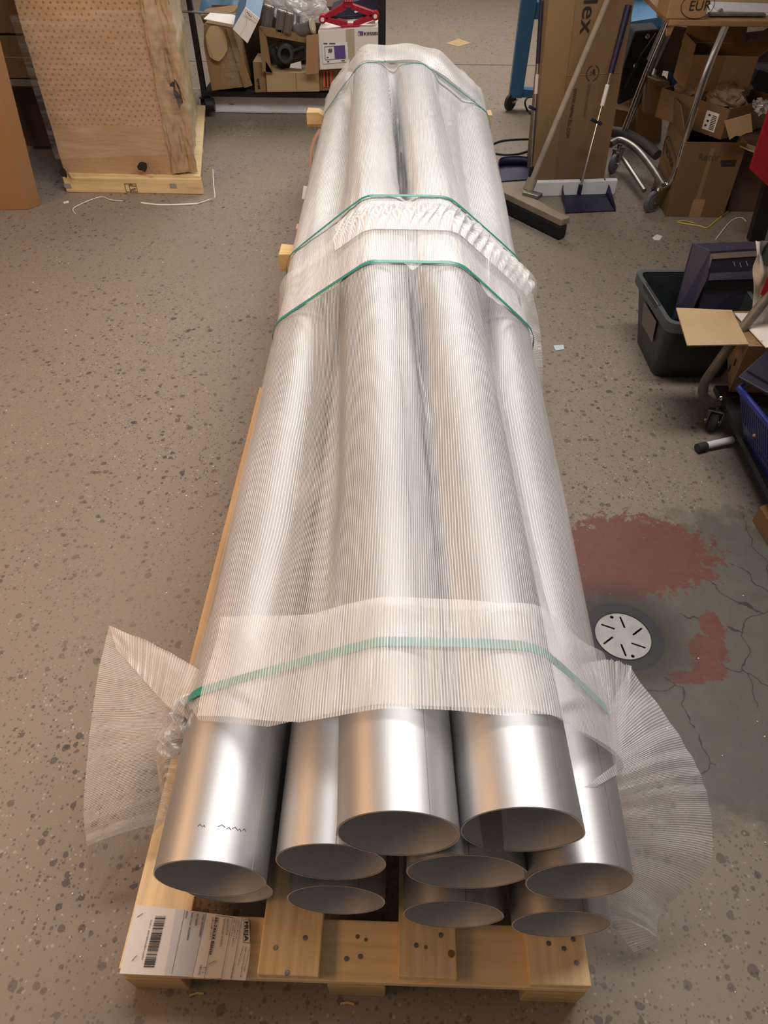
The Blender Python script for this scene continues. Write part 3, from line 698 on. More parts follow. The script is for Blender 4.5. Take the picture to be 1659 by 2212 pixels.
# ------------------------------------------------------------------ cardboard helper
def carton(name, label, c, size, rz=0.0, mat_=CARD, open_=False, flaps=(), tape=True, cat='box', group=None, tilt=None, shear=None, tmat=TAPE, t=.005):
    """carton with walls, bottom, folded flaps: c = centre of the base"""
    th = thing(name, label, cat, c, group); c = Vector(c); sx, sy, sz = size
    M = Matrix.Translation(c) @ Matrix.Rotation(rz, 4, 'Z')
    if tilt: M = M @ Matrix.Rotation(tilt[0], 4, 'X') @ Matrix.Rotation(tilt[1], 4, 'Y')
    T = lambda p: M @ Vector((p[0] + (shear[0] * p[2] if shear else 0), p[1] + (shear[1] * p[2] if shear else 0), p[2]))
    mb = MB()
    def bx(cc, d):
        x, y, z = [k / 2 for k in d]
        mb.hexa([T((cc[0] + a, cc[1] + b_, cc[2] + e)) for a, b_, e in ((-x, -y, -z), (x, -y, -z), (x, y, -z), (-x, y, -z), (-x, -y, z), (x, -y, z), (x, y, z), (-x, y, z))])
    if open_:
        bx((0, 0, t / 2), (sx, sy, t))
        bx((0, -sy / 2 + t / 2, sz / 2 + t / 2), (sx, t, sz - t)); bx((0, sy / 2 - t / 2, sz / 2 + t / 2), (sx, t, sz - t))
        bx((-sx / 2 + t / 2, 0, sz / 2 + t / 2), (t, sy - 2 * t, sz - t)); bx((sx / 2 - t / 2, 0, sz / 2 + t / 2), (t, sy - 2 * t, sz - t))
    else:
        bx((0, 0, sz / 2), (sx, sy, sz))
    mb.build('carton_body', mat_, th, bevel=0.0015)
    for (side, ang, ln) in flaps:
        a = math.radians(ang); co, si_ = math.cos(a) * ln, math.sin(a) * ln; h = sz
        if side == 'f': q = [(-sx / 2, -sy / 2, h), (sx / 2, -sy / 2, h), (sx / 2 - .01, -sy / 2 - co, h + si_), (-sx / 2 + .01, -sy / 2 - co, h + si_)]
        if side == 'b': q = [(-sx / 2, sy / 2, h), (sx / 2, sy / 2, h), (sx / 2 - .01, sy / 2 + co, h + si_), (-sx / 2 + .01, sy / 2 + co, h + si_)]
        if side == 'l': q = [(-sx / 2, sy / 2, h), (-sx / 2, -sy / 2, h), (-sx / 2 - co, -sy / 2 + .01, h + si_), (-sx / 2 - co, sy / 2 - .01, h + si_)]
        if side == 'r': q = [(sx / 2, -sy / 2, h), (sx / 2, sy / 2, h), (sx / 2 + co, sy / 2 - .01, h + si_), (sx / 2 + co, -sy / 2 + .01, h + si_)]
        MB().plate([T(p) for p in q], .004).build('flap', mat_, th)
    if tape:
        if open_: MB().plate([T((-.03, -sy / 2 - .001, .001)), T((.03, -sy / 2 - .001, .001)), T((.03, -sy / 2 - .001, .09)), T((-.03, -sy / 2 - .001, .09))], .0008).build('packing_tape', tmat, th)
        else: MB().plate([T((-.03, -sy / 2, sz + .0006)), T((.03, -sy / 2, sz + .0006)), T((.03, sy / 2, sz + .0006)), T((-.03, sy / 2, sz + .0006))], .0008).build('packing_tape', tmat, th)
    th_T = T; return th, T
def ftext(s, T, a, xd, zd, h, mat_, parent, name='lettering', bold=.01, width=None):
    """text on a carton: a, xd, zd in carton coordinates"""
    A_ = T(a); X_ = T(tuple(a[i] + xd[i] for i in range(3))) - A_; Z_ = T(tuple(a[i] + zd[i] for i in range(3))) - A_
    return text(s, A_, X_, Z_, h, mat_, parent, name, bold, width=width)
def decal(T, q, mat_, parent, name, t=.0008):
    return MB().plate([T(p) for p in q], t).build(name, mat_, parent)
def caster(parent, p, r, yaw, mat_=DULL, w=.025, wheelm=WHEEL):
    """swivel caster: p = top plate centre, wheel touches the floor"""
    p = Vector(p); d_ = Vector((math.cos(yaw), math.sin(yaw), 0)); ax = Vector((-d_.y, d_.x, 0)); c = Vector((p.x, p.y, r)) + d_ * r * .45
    wl = MB().lathe(c - ax * w / 2, ax, [(.001, 0), (r * .62, 0), (r * .62, .003), (r * .9, .002), (r, .006), (r, w - .006), (r * .9, w - .002), (r * .62, w - .003), (r * .62, w), (.001, w)], 32).build('wheel', wheelm, parent, smooth='auto')
    MB().lathe(c - ax * (w / 2 + .012), ax, [(.001, 0), (.008, 0), (.008, w + .024), (.001, w + .024)], 12).build('axle', CHROME, parent)
    m = MB(); top = Vector((p.x, p.y, p.z - .012))
    for s in (-1, 1):
        o_ = ax * s * (w / 2 + .006); e = d_ * .03
        m.poly([top + o_ - e, top + o_ + e, c + o_ + d_ * .014 + Vector((0, 0, -.008)), c + o_ - d_ * .014 + Vector((0, 0, -.008))], .003, ax)
    m.box((p.x, p.y, p.z - .011), (.055, .055, .006), yaw)
    m.build('fork', mat_, parent); MB().cyl((p.x, p.y, p.z - .01), (p.x, p.y, p.z + .01), .014, 16).build('swivel_stem', CHROME, parent, smooth='auto')

# ------------------------------------------------------------------ left: tall carton at the frame's edge
th = thing('tall_carton', 'tall orange-brown cardboard box standing at the far left edge', 'box', (-1.98, 3.4, 0))
a, b_, c_ = P(62, 453, 0), P(89, 443, 0), P(-170, 458, 0)
lean = Vector((-.0, 0, 1.35)); dl = Vector((.115, .05, 0))
q = [c_, a, b_, c_ + (b_ - a)]; qt = [p + lean + dl for p in q]
MB().hexa(q + qt).build('carton_body', CARDO, th, bevel=.003)
MB().plate([a.lerp(c_, .45), a.lerp(c_, .68), qt[1].lerp(qt[0], .68), qt[1].lerp(qt[0], .45)], .001).build('packing_tape', TAPE, th)
for k_, (zz, hh, mm, lb_) in enumerate(((.44, .19, CARD2, 'brown carton with a pale crease in the gap left of the patterned crate, lower'), (.64, .30, CARDO, 'orange-brown carton in the gap left of the patterned crate, upper'))):
    th = thing('carton', lb_, 'box', (-2.0, 4.1, zz)); MB().box((-2.02, 4.1, zz + hh / 2), (.44, .4, hh)).build('carton_body', mm, th, bevel=.004)
    MB().box((-2.02, 3.899, zz + hh * .5), (.44, .002, .006)).build('crease', CARDL, th)
th = thing('carton_stand', 'dark table frame carrying the cartons left of the patterned crate', 'stand', (-2.0, 4.1, 0))
MB().box((-2.02, 4.1, .42), (.46, .42, .03)).build('top', OLDWOOD, th, bevel=.003)
for dx in (-.2, .2):
    for dy in (-.18, .18): MB().box((-2.02 + dx, 4.1 + dy, .2), (.04, .04, .405)).build('leg', BLACK, th)
MB().box((-2.02, 4.2, .17), (.36, .1, .3)).build('back_panel', CARDD, th)

# ------------------------------------------------------------------ patterned crate on its pallet
cr = thing('wrapped_crate', 'tall cardboard crate printed with rows of small brown marks, torn along its right corner', 'crate', (-1.42, 3.9, 0.1))
m, nt, b = nodes('patterned_cardboard'); uv = N(nt, 'ShaderNodeUVMap').outputs[0]; sp = N(nt, 'ShaderNodeSeparateXYZ'); nt.links.new(uv, sp.inputs[0])
def dots(ou, ov):
    fu = math_(nt, 'SUBTRACT', math_(nt, 'FRACT', math_(nt, 'ADD', math_(nt, 'MULTIPLY', sp.outputs[0], 1 / .034), ou)), .5)
    fv = math_(nt, 'SUBTRACT', math_(nt, 'FRACT', math_(nt, 'ADD', math_(nt, 'MULTIPLY', sp.outputs[1], 1 / .044), ov)), .5)
    d_ = math_(nt, 'ADD', math_(nt, 'ABSOLUTE', math_(nt, 'MULTIPLY', fu, 1.0)), math_(nt, 'ABSOLUTE', math_(nt, 'MULTIPLY', fv, 1.5)))
    return math_(nt, 'LESS_THAN', d_, .22)
dd = math_(nt, 'MAXIMUM', dots(0, 0), dots(.5, .5)); dd = math_(nt, 'MULTIPLY', dd, math_(nt, 'GREATER_THAN', sp.outputs[1], .24))
cb = mixc(nt, noise_(nt, geo(nt), 4, 4), (.36, .22, .115), (.47, .31, .18))
nt.links.new(mixc(nt, math_(nt, 'MULTIPLY', dd, .62), cb, (.16, .055, .035)), b.inputs['Base Color']); b.inputs['Roughness'].default_value = .6
b.inputs['Coat Weight'].default_value = .35; b.inputs['Coat Roughness'].default_value = .2
bump(nt, b, noise_(nt, scl(nt, geo(nt), (1, 1, 5)), 9, 4), .5, .006); PATT = m
CY0 = 3.56
def crf(u, v):   # front panel
    z = .085 + v * 1.25; x = -1.745 + u * .60 + .02 * (z - .1)
    bot = .012 * noise.noise(Vector((u * 9, 0, 1))) * (1 - v)
    return Vector((x, CY0 + .006 * noise.noise(Vector((u * 5, v * 9, 0))) + .03 * max(0, u - .9) * noise.noise(Vector((u * 30, v * 30, 2))), z + bot))
g = MB(); g.grid(crf, 60, 90, .62, 1.25); g.build('front_panel', PATT, cr, smooth=True)
MB().hexa([(-1.74, CY0 + .012, .09), (-1.10, CY0 + .012, .09), (-1.31, 4.56, .09), (-1.86, 4.56, .09), (-1.715, CY0 + .012, 1.33), (-1.075, CY0 + .012, 1.33), (-1.29, 4.56, 1.33), (-1.84, 4.56, 1.33)]).build('crate_body', CARD2, cr)
def tornf(u, v):
    z = .10 + v * 1.22; n1 = noise.noise(Vector((u * 3, v * 7, 3))); n2 = noise.noise(Vector((u * 9, v * 34, 5))); n3 = noise.noise(Vector((u * 9, v * 22, 9)))
    w = .13 + .02 * noise.noise(Vector((v * 9, 1, 1)))
    return Vector((-1.165 + u * w + .02 * (z - .1) + .006 * n2, CY0 - .012 + .015 * n1 - .02 * math.sin(u * 9) * (.4 + .3 * n1) + .005 * n3 + u * .03, z))
g = MB(); g.grid(tornf, 40, 150, .13, 1.2); lab(g.build('torn_corner', mat('frayed_cardboard', (.38, .255, .14), .75, var=.2, nscale=22, bmp=.5), cr, smooth=False), 'frayed torn corner strip')
def sidef(u, v):
    z = .13 + v * 1.2; return Vector((-1.045 + .012 * z + .022 * noise.noise(Vector((u * 3, v * 6, 7))) + .012 * noise.noise(Vector((u * 12, v * 25, 3))) - .215 * u, CY0 + .02 + u * 1.0, z))
g = MB(); g.grid(sidef, 24, 50, .85, 1.2); lab(g.build('side_panel', mat('side_cardboard', (.46, .36, .22), .35, var=.15, nscale=10, bmp=.5), cr, smooth=True), 'crumpled pale side panel under stretch wrap')
for (px, py, w, h) in ((307, 360, 26, 20), (138, 372, 16, 22), (372, 183, 12, 8), (384, 200, 14, 44)):
    p = PY(px, py, CY0 - .03); m = MB(); pts = []
    for k in range(10):
        a = 2 * math.pi * k / 10; r = .75 + 1.1 * abs(noise.noise(Vector((px * .37, k * 1.7, .3)))); pts.append(p + Vector((math.cos(a) * w * .00115 * r, 0, math.sin(a) * h * .0013 * r)))
    m.poly(pts, .002, (0, -1, 0)); lab(m.build('tear', mat('torn_hole', (.02, .013, .01), .9) if 'torn_hole' not in bpy.data.materials else bpy.data.materials['torn_hole'], cr), 'dark torn hole')
    fl = [p + Vector((w * .0011, -.004, -.02)), p + Vector((w * .0026, -.012, -.035)), p + Vector((w * .0018, -.02, .022))]
    m = MB(); m.poly(fl, .003, (0, -1, 0)); m.build('torn_flap', CARDL, cr)
WRAP, nt, b = nodes('stretch_wrap'); b.inputs['Base Color'].default_value = (.8, .75, .7, 1); b.inputs['Roughness'].default_value = .12
al = ramp(nt, noise_(nt, scl(nt, geo(nt), (1, 1, 6)), 7, 5, .7), [(.45, .04), (.75, .22)]); nt.links.new(al, b.inputs['Alpha']); bump(nt, b, noise_(nt, scl(nt, geo(nt), (1, 1, 5)), 22, 5, .7), .9, .008)
def wf(u, v): return Vector((-1.755 + u * .76, CY0 - .035 + .008 * noise.noise(Vector((u * 8, v * 12, 4))), .17 + v * .62 + u * .04))
g = MB(); g.grid(wf, 40, 40, .7, .6); lab(g.build('stretch_wrap', WRAP, cr, smooth=True), 'clear stretch wrap')
cp = thing('crate_pallet', 'pale wooden pallet under the patterned crate', 'pallet', (-1.4, 3.9, 0))
PP = wood('pale_pine', (.62, .47, .25), 'x')
MB().box((-1.385, 3.545, .040), (.735, .03, .078)).build('front_board', PP, cp, bevel=.003)
MB().hexa([(-1.752, 3.545, .078), (-1.018, 3.545, .078), (-1.235, 4.72, .078), (-1.97, 4.72, .078), (-1.752, 3.545, .089), (-1.018, 3.545, .089), (-1.235, 4.72, .089), (-1.97, 4.72, .089)]).build('deck', PP, cp)
for y in (4.1, 4.66): MB().box((-1.385 - (y - 3.53) * .185, y, .040), (.70, .09, .076)).build('bearer', PP, cp, bevel=.003)
for i, px in enumerate((146, 374)):
    p = PY(px, 401, 3.53); MB().box((p.x, 3.5285, p.z), (.036, .002, .022)).build('patch', mat('grey_tape', (.30, .29, .28), .5) if i == 0 else bpy.data.materials['grey_tape'], cp)
p = PY(283, 406, 3.528)
for (x_, z_, w, h) in ((0, .021, .062, .002), (0, -.021, .062, .002), (-.03, 0, .002, .044), (.03, 0, .002, .044), (-.008, 0, .002, .044), (.011, .010, .038, .002)):
    MB().box((p.x + x_, 3.5285, p.z + z_), (w, .001, h)).build('stamp_line', INK, cp)
text('HT', p + Vector((-.004, .0, -.017)), (1, 0, 0), (0, 0, 1), .022, INK, cp, 'stamp', .02)
text('IPPC', p + Vector((-.004, .0, .013)), (1, 0, 0), (0, 0, 1), .010, INK, cp, 'stamp', .01)
# ------------------------------------------------------------------ rack trolley with clutter
RY = 4.82
rk = thing('rack_trolley', 'black steel wheeled rack holding cartons behind the bundle', 'rack', (-.7, 5.1, 0))
for (x, y) in ((-1.255, RY), (-.105, RY), (-1.255, RY + .55), (-.105, RY + .55)):
    MB().box((x, y, .76), (.032, .032, 1.30)).build('post', BLACK, rk, bevel=.003)
for z in (.135,):
    MB().box((-.68, RY - .005, z), (1.18, .04, .034)).build('shelf_rail', BLACK, rk, bevel=.003)
    MB().box((-.68, RY + .28, z), (1.15, .56, .018)).build('shelf_board', BLACK, rk)
MB().tube([(-1.34, RY - .02, .575), (-.9, RY - .02, .56)], .007, 8).build('cross_wire', DULL, rk)
for (x, y) in ((-1.255, RY), (-.105, RY + .55), (-1.255, RY + .55)): caster(rk, (x, y, .118), .042, -1.9, BLACK, .022, RUBBER)
MB().lathe((-1.245, RY - .045, .075), (1, .1, 0), [(.001, 0), (.036, 0), (.04, .006), (.04, .05), (.036, .056), (.001, .056)], 24).build('bumper_disc', BLACK, rk)
wp = thing('white_profile', 'long white plastic duct lying on the floor under the black rack', 'duct', (-.75, 4.97, 0))
a, b_ = P(455, 245, 0), P(760, 243, 0)
MB().box(((a.x - .04 + b_.x + .1) / 2, 4.95, .06), (b_.x - a.x + .2, .16, .118)).build('duct_body', WBOARD, wp, bevel=.012)
MB().box(((a.x + b_.x) / 2 - .1, 4.95, .1205), (1.02, .03, .004)).build('ridge', WBOARD, wp)
MB().box((P(500, 228, .05).x, 4.869, .055), (.03, .002, .004)).build('printed_mark', INK, wp)

SZ = .152
def front_carton(label, pts, depth, mat_, **k):
    """carton whose front face has the outline pts (points in the upright plane)"""
    th = thing('carton', label, 'box', ((pts[0].x + pts[1].x) / 2, pts[0].y, min(q.z for q in pts)), k.get('group'))
    MB().poly(pts, depth, (0, 1, 0)).build('carton_body', mat_, th, bevel=.002); return th
y = 4.74
Q = lambda px, py, yy=y: PY(px, py, yy)
t1 = front_carton('crumpled brown carton with a torn round flap, leftmost on the black rack', [Q(458, 196), Q(529, 188), Q(500, 62), Q(440, 52), Q(440, 100)], .25, CARD2)
pts = []
cc = Q(468, 92, 4.715)
for k in range(16):
    a = 2 * math.pi * k / 16; r = 1 + .16 * noise.noise(Vector((k * 1.3, 2, 1))) + (.2 if k in (10, 11) else 0); pts.append(cc + Vector((math.cos(a) * .065 * r, -.004 * math.sin(3 * a), math.sin(a) * .088 * r)))
MB().poly(pts, .004, (0, -1, 0)).build('torn_flap', CARDL, t1)
MB().plate([Q(488, 60, 4.72), Q(500, 62, 4.72), Q(545, 185, 4.72), Q(528, 190, 4.72)], .01).build('side_edge', CARD2, t1)
def gl(u, v): return Q(478 + u * 38, 100 + v * 85, 4.722) + Vector((.01 * noise.noise(Vector((u * 9, v * 9, 1))), -.006 + .012 * noise.noise(Vector((u * 14, v * 18, 3))), 0))
g = MB(); g.grid(gl, 16, 22, 1, 1); g.build('clear_wrap', WRAP, t1)
t2 = front_carton('pale open carton lying above the crumpled box, flap folded over', [Q(440, 52, 4.86), Q(510, 60, 4.86), Q(505, 25, 4.86), Q(432, 33, 4.86)], .2, CARD2)
MB().plate([Q(440, 42, 4.72), Q(512, 56, 4.72), Q(508, 32, 4.80), Q(455, 28, 4.80)], .004).build('inner_flap', WHITE, t2)
# white-blue parcel standing on its corner
t3 = thing('parcel', 'small white and blue parcel box tilted on its corner over the cartons', 'box', Q(535, 92, 4.62))
A_, B_, C_, D_ = Q(535, 93, 4.62), Q(503, 62, 4.64), Q(530, 15, 4.66), Q(561, 40, 4.64)
MB().poly([A_, D_, C_, B_], .006, (0, -1, 0)).build('front_face', WHITE, t3)
back = Vector((.02, .16, .10)); MB().hexa([A_, D_, D_ + back, A_ + back, B_, C_, C_ + back, B_ + back]).build('carton_body', mat('parcel_blue', (.14, .25, .40), .5), t3)
MB().tube([Q(531, 20, 4.61), Q(556, 46, 4.61)], .0018, 6).build('yellow_line', mat('ochre_print', (.55, .38, .10), .6), t3)
for k in range(4): MB().box(Q(534 + k * 2.6, 27 + k * 3.0, 4.612), (.006, .001, .006)).build('print_mark', INK, t3)
MB().tube([Q(519, 75, 4.611), Q(533, 52, 4.611), Q(530, 22, 4.611)], .0006, 5).build('seam_line', INKB, t3)
# open carton with black fitting
t4 = thing('carton', 'opened cardboard carton showing a black pipe fitting inside', 'box', Q(610, 150, 4.75))
for (pts, mm) in (([Q(560, 58), Q(575, 75), Q(588, 155), Q(568, 152)], CARD2), ([Q(562, 56), Q(700, 78), Q(690, 96), Q(574, 76)], CARD2), ([Q(575, 130), Q(590, 155), Q(575, 155)], CARD2)):
    MB().poly(pts, .02, (0, -1, 0)).build('torn_side', mm, t4)
MB().poly([Q(662, 76, 4.70), Q(688, 73, 4.70), Q(689, 158, 4.68), Q(661, 160, 4.68)], .006, (0, -1, 0)).build('front_flap', CARD, t4)
MB().poly([Q(566, 60, 4.94), Q(666, 80, 4.94), Q(664, 158, 4.94), Q(575, 155, 4.94)], .01, (0, 1, 0)).build('carton_back', CARDD, t4)
text('3.5L', Q(673, 108, 4.69), (0, 0, -1), (1, 0, 0), .022, INK, t4)
t5 = thing('pipe_fitting', 'black rubber pipe fitting with a round socket in the opened carton', 'fitting', Q(620, 120, 4.82))
MB().lathe(Q(617, 117, 4.78), (.1, -1, .25), [(.0, -.03), (.026, -.03), (.026, .035), (.030, .04), (.046, .04), (.052, .03), (.052, -.03), (.06, -.06), (.06, -.12), (.001, -.12)], 32).build('socket', DARKRUB, t5, smooth='auto')
MB().tube([Q(585, 100, 4.84), Q(598, 125, 4.84), Q(612, 140, 4.86), Q(640, 120, 4.86), Q(660, 112, 4.86)], .036, 18).build('branch', DARKRUB, t5, smooth='auto')
MB().poly([Q(628, 138, 4.74), Q(650, 132, 4.74), Q(652, 148, 4.74), Q(626, 146, 4.74)], .004, (0, -1, 0)).build('fitting_label', WHITE, t5)
# lower cartons
t6 = front_carton('low pale carton lying on the rack shelf below the opened carton', [Q(577, 199), Q(690, 198), Q(688, 157), Q(574, 156)], .25, CARDL)
MB().box(Q(640, 178, 4.737), (.002, .002, .10)).build('seam_line', CARD2, t6)
t7 = front_carton('small brown carton with handwriting, wedged left of the low pale carton', [Q(551, 200, 4.76), Q(576, 199, 4.76), Q(572, 135, 4.76), Q(546, 133, 4.76)], .2, CARD2)
text('Moda', Q(563, 192, 4.757), (-.1, 0, 1), (-1, 0, 0), .026, INK, t7, 'handwriting', .02)
t8 = front_carton('brown carton with an orange sticker under the white box on the rack', [Q(690, 196, 4.77), Q(765, 196, 4.77), Q(765, 140, 4.77), Q(690, 150, 4.77)], .28, CARDD)
bpy.data.objects[t8.name].children[0].data.materials[0] = CARD2
MB().poly([Q(698, 188, 4.765), Q(716, 189, 4.765), Q(718, 152, 4.765), Q(699, 153, 4.765)], .002, (0, -1, 0)).build('orange_sticker', ORANGE, t8)
for k in range(2): MB().box(Q(704 + k * 7, 171, 4.762), (.010, .001, .085)).build('print_bar', INK, t8)
# white box
t9 = front_carton('white carton with a purple shipping label and beige tape on the rack', [Q(691, 151, 4.70), Q(816, 143, 4.70), Q(816, 58, 4.70), Q(687, 67, 4.70)], .3, WHITE)
MB().poly([Q(750, 147, 4.697), Q(767, 146, 4.697), Q(765, 62, 4.697), Q(747, 63, 4.697)], .001, (0, -1, 0)).build('beige_tape', BEIGE, t9)
MB().poly([Q(698, 138, 4.695), Q(753, 133, 4.695), Q(750, 90, 4.695), Q(696, 93, 4.695)], .001, (0, -1, 0)).build('shipping_label', mat('label_white', (.86, .84, .84), .5), t9)
MB().poly([Q(724, 127, 4.692), Q(747, 125, 4.692), Q(745, 98, 4.692), Q(722, 99, 4.692)], .001, (0, -1, 0)).build('purple_panel', PURPLE, t9)
for (a, b_) in (((701, 101), (745, 98)), ((703, 129), (747, 126)), ((701, 101), (703, 129)), ((722, 99), (724, 127))): MB().tube([Q(*a, 4.690), Q(*b_, 4.690)], .0012, 5).build('label_line', PURPLE, t9)
for (px, py, w) in ((705, 124, .02), (706, 133, .022), (738, 131, .035), (700, 94, .04), (715, 94, .06)): MB().box(Q(px + 3, py, 4.69), (w * .6, .001, .005)).build('label_print', INKB, t9)
for ix in range(6):
    for iz in range(5):
        if (ix * 7 + iz * 5 + ix * iz) % 3: MB().box(Q(710 + ix * 1.4, 106 + iz * 1.7, 4.69), (.0034, .001, .0042)).build('print_cell', INKB, t9)
text('KESSEL', Q(786, 76, 4.695), (1, 0, .03), (0, 0, 1), .022, INK, t9, 'lettering', .02, width=.092)
MB().box(Q(779, 72, 4.695), (.030, .001, .020)).build('logo_block', PURPLE, t9)
text('K', Q(774, 76, 4.692), (1, 0, .03), (0, 0, 1), .018, WHITE, t9, 'logo_letter', .03)
for (px, py) in ((782, 120), (790, 112), (795, 119), (777, 110)): MB().box(Q(px, py, 4.697), (.022, .001, .005)).build('faint_print', INKB, t9)
# red scissor jack
jk = thing('scissor_jack', 'red scissor car jack lying on top of the white carton', 'jack', Q(752, 55, 4.74))
JL, JR, JT, JB = Q(697, 41, 4.74), Q(811, 34, 4.74), Q(752, 14, 4.74), Q(757, 58, 4.74)
def arm(a, b_, nm='arm'):
    d_ = (b_ - a).normalized(); n_ = Vector((-d_.z, 0, d_.x)) * .015
    MB().poly([a - n_ * .8, b_ - n_ * 1.1, b_ + n_ * 1.1, a + n_ * .8], .04, (0, 1, 0)).build(nm, RED, jk, bevel=.002)
for a, b_ in ((JL, JT + Vector((-.02, 0, 0))), (JT + Vector((.02, 0, 0)), JR), (JL, JB + Vector((-.02, 0, .01))), (JB + Vector((.02, 0, .01)), JR)): arm(a, b_)
for p in (JL, JR):
    MB().lathe(p + Vector((0, .045, 0)), (0, -1, 0), [(.001, 0), (.022, 0), (.022, .06), (.001, .06)], 24).build('pivot_boss', RED, jk, smooth='auto')
    MB().lathe(p + Vector((0, -.012, 0)), (0, -1, 0), [(.011, 0), (.011, .008), (.001, .008)], 16).build('rivet', WHITE, jk)
MB().box(JT + Vector((0, .02, .012)), (.055, .05, .03)).build('saddle', RED, jk, bevel=.003)
for k in range(4): MB().box(JT + Vector((-.021 + k * .014, .0, .031)), (.006, .05, .008)).build('tooth', RED, jk)
MB().box(JB + Vector((0, .02, -.004)), (.11, .06, .03)).build('base_foot', RED, jk, bevel=.003)
MB().cyl(JL + Vector((0, .02, 0)), JR + Vector((0, .02, 0)), .005, 10).build('screw', BLACK, jk)
# grey duct pieces and elbow
def duct(label, px, py, px2, py2, w, yy):
    t_ = thing('duct_piece', label, 'duct', Q(px2, py2, yy), 'grey duct pieces on the rack'); a, b_ = Q(px, py, yy), Q(px2, py2, yy); d_ = (b_ - a).normalized(); n_ = Vector((-d_.z, 0, d_.x)) * w / 2
    MB().poly([a - n_, a + n_, b_ + n_, b_ - n_][::-1], .05, (0, 1, 0)).build('duct_body', GREYPL, t_, bevel=.008)
    for k in (-.25, .25): MB().tube([a + n_ * k * 2 + Vector((0, -.002, 0)), b_ + n_ * k * 2 + Vector((0, -.002, 0))], .0025, 6).build('rib', GREYPL, t_)
duct('grey ribbed duct piece standing second from the tilted parcel', 609, 22, 603, 73, .058, 4.72)
duct('grey ribbed duct piece standing right beside the tilted parcel', 581, 12, 574, 66, .065, 4.76)
duct('short grey ribbed duct piece next to the round elbow', 626, 28, 620, 74, .045, 4.70)
t_ = thing('pipe_elbow', 'grey plastic pipe elbow beside the red jack', 'fitting', Q(650, 60, 4.75))
MB().tube(smoothpath([Q(636, 35, 4.78), Q(637, 58, 4.76), Q(652, 66, 4.74), Q(672, 58, 4.72)], 6), [.034] * 18 + [.036], 18).build('elbow', GREYPL, t_, smooth='auto')
MB().lathe(Q(673, 57, 4.72), (1, -.2, .25), [(.030, 0), (.040, 0), (.040, .012), (.030, .012), (.001, .006)], 20).build('collar', BEIGE, t_)
t_ = thing('plastic_bag', 'crumpled clear plastic bag on top of the rack clutter', 'bag', Q(650, 20, 4.85))
BAG, nt, b = nodes('clear_bag'); b.inputs['Base Color'].default_value = (.75, .73, .72, 1); b.inputs['Roughness'].default_value = .12; b.inputs['Alpha'].default_value = .5
def bagf(u, v):
    a = u * 2 * math.pi; h = math.pi * v; c0 = Q(645, 14, 4.86); r = 1 + .3 * noise.noise(Vector((math.cos(a) * 2, math.sin(a) * 2, v * 3)))
    p = c0 + Vector((math.cos(a) * math.sin(h) * .19 * r, math.sin(a) * math.sin(h) * .10 * r, math.cos(h) * .075 * r)); return p + Vector((noise.noise(p * 30), noise.noise(p * 33), noise.noise(p * 36))) * .018
g = MB(); g.grid(bagf, 50, 30, 1, 1); g.build('bag_skin', BAG, t_)
t_ = thing('navy_carton', 'dark navy carton with white print behind the red jack', 'box', Q(785, 30, 4.95))
MB().poly([Q(715, 50, 4.95), Q(818, 45, 4.95), Q(818, -10, 4.95), Q(760, 5, 4.95), Q(715, 20, 4.95)], .2, (0, 1, 0)).build('carton_body', NAVY, t_)
for k in range(2): MB().poly([Q(765 + k * 14, 24 - k * 3, 4.945), Q(778 + k * 12, 20 - k * 3, 4.945), Q(780 + k * 12, 24 - k * 3, 4.945), Q(767 + k * 14, 28 - k * 3, 4.945)], .001, (0, -1, 0)).build('print_bar', WHITE, t_)
t_ = thing('white_sheet', 'loose white paper sheet propped under the right end of the red jack', 'paper', Q(790, 55, 4.80))
MB().poly([Q(745, 60, 4.80), Q(812, 57, 4.80), Q(810, 42, 4.80), Q(780, 55, 4.80)], .003, (0, -1, 0)).build('sheet', WHITE, t_)
t_ = thing('blue_tarp', 'folded blue tarpaulin at the upper left of the black rack', 'tarp', Q(490, 10, 5.0))
def tf(u, v): return Q(428 + u * 130, 32 - v * 60, 5.02) + Vector((0, .03 * noise.noise(Vector((u * 5, v * 3, 1))) + .2 * v, .006 * noise.noise(Vector((u * 9, v * 5, 1)))))
g = MB(); g.grid(tf, 24, 10); g.build('tarp_sheet', mat('blue_tarp', (.05, .12, .20), .5, var=.2, bmp=.3), t_, smooth=True)
t_ = thing('carton', 'dark carton filling the back of the rack behind the fitting', 'box', Q(620, 120, 5.05))
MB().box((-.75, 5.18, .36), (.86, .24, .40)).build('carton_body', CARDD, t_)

# ------------------------------------------------------------------ blue wheeled frame
bf = thing('blue_machine', 'blue steel machine frame on casters beyond the tall box', 'frame', (.95, 5.1, 0))
MB().hexa([PY(1100, 212, 5.0), PY(1128, 213, 5.0), PY(1128, 213, 5.0) + Vector((0, .06, 0)), PY(1100, 212, 5.0) + Vector((0, .06, 0)), PY(1134, -60, 5.0), PY(1170, -60, 5.0), PY(1170, -60, 5.0) + Vector((0, .06, 0)), PY(1134, -60, 5.0) + Vector((0, .06, 0))]).build('leg', BLUE, bf, bevel=.004)
a = PY(1118, 210, 5.02); MB().hexa([a, a + Vector((.75, -.12, 0)), a + Vector((.75, -.06, 0)), a + Vector((0, .06, 0)), a + Vector((0, 0, .05)), a + Vector((.75, -.12, .05)), a + Vector((.75, -.06, .05)), a + Vector((0, .06, .05))]).build('base_rail', BLUE, bf, bevel=.003)
a = PY(1140, 42, 5.012); MB().hexa([a, a + Vector((.5, 0, 0)), a + Vector((.5, .06, 0)), a + Vector((0, .06, 0)), a + Vector((0, 0, .09)), a + Vector((.5, 0, .09)), a + Vector((.5, .06, .09)), a + Vector((0, .06, .09))]).build('upper_rail', BLUE, bf, bevel=.004)
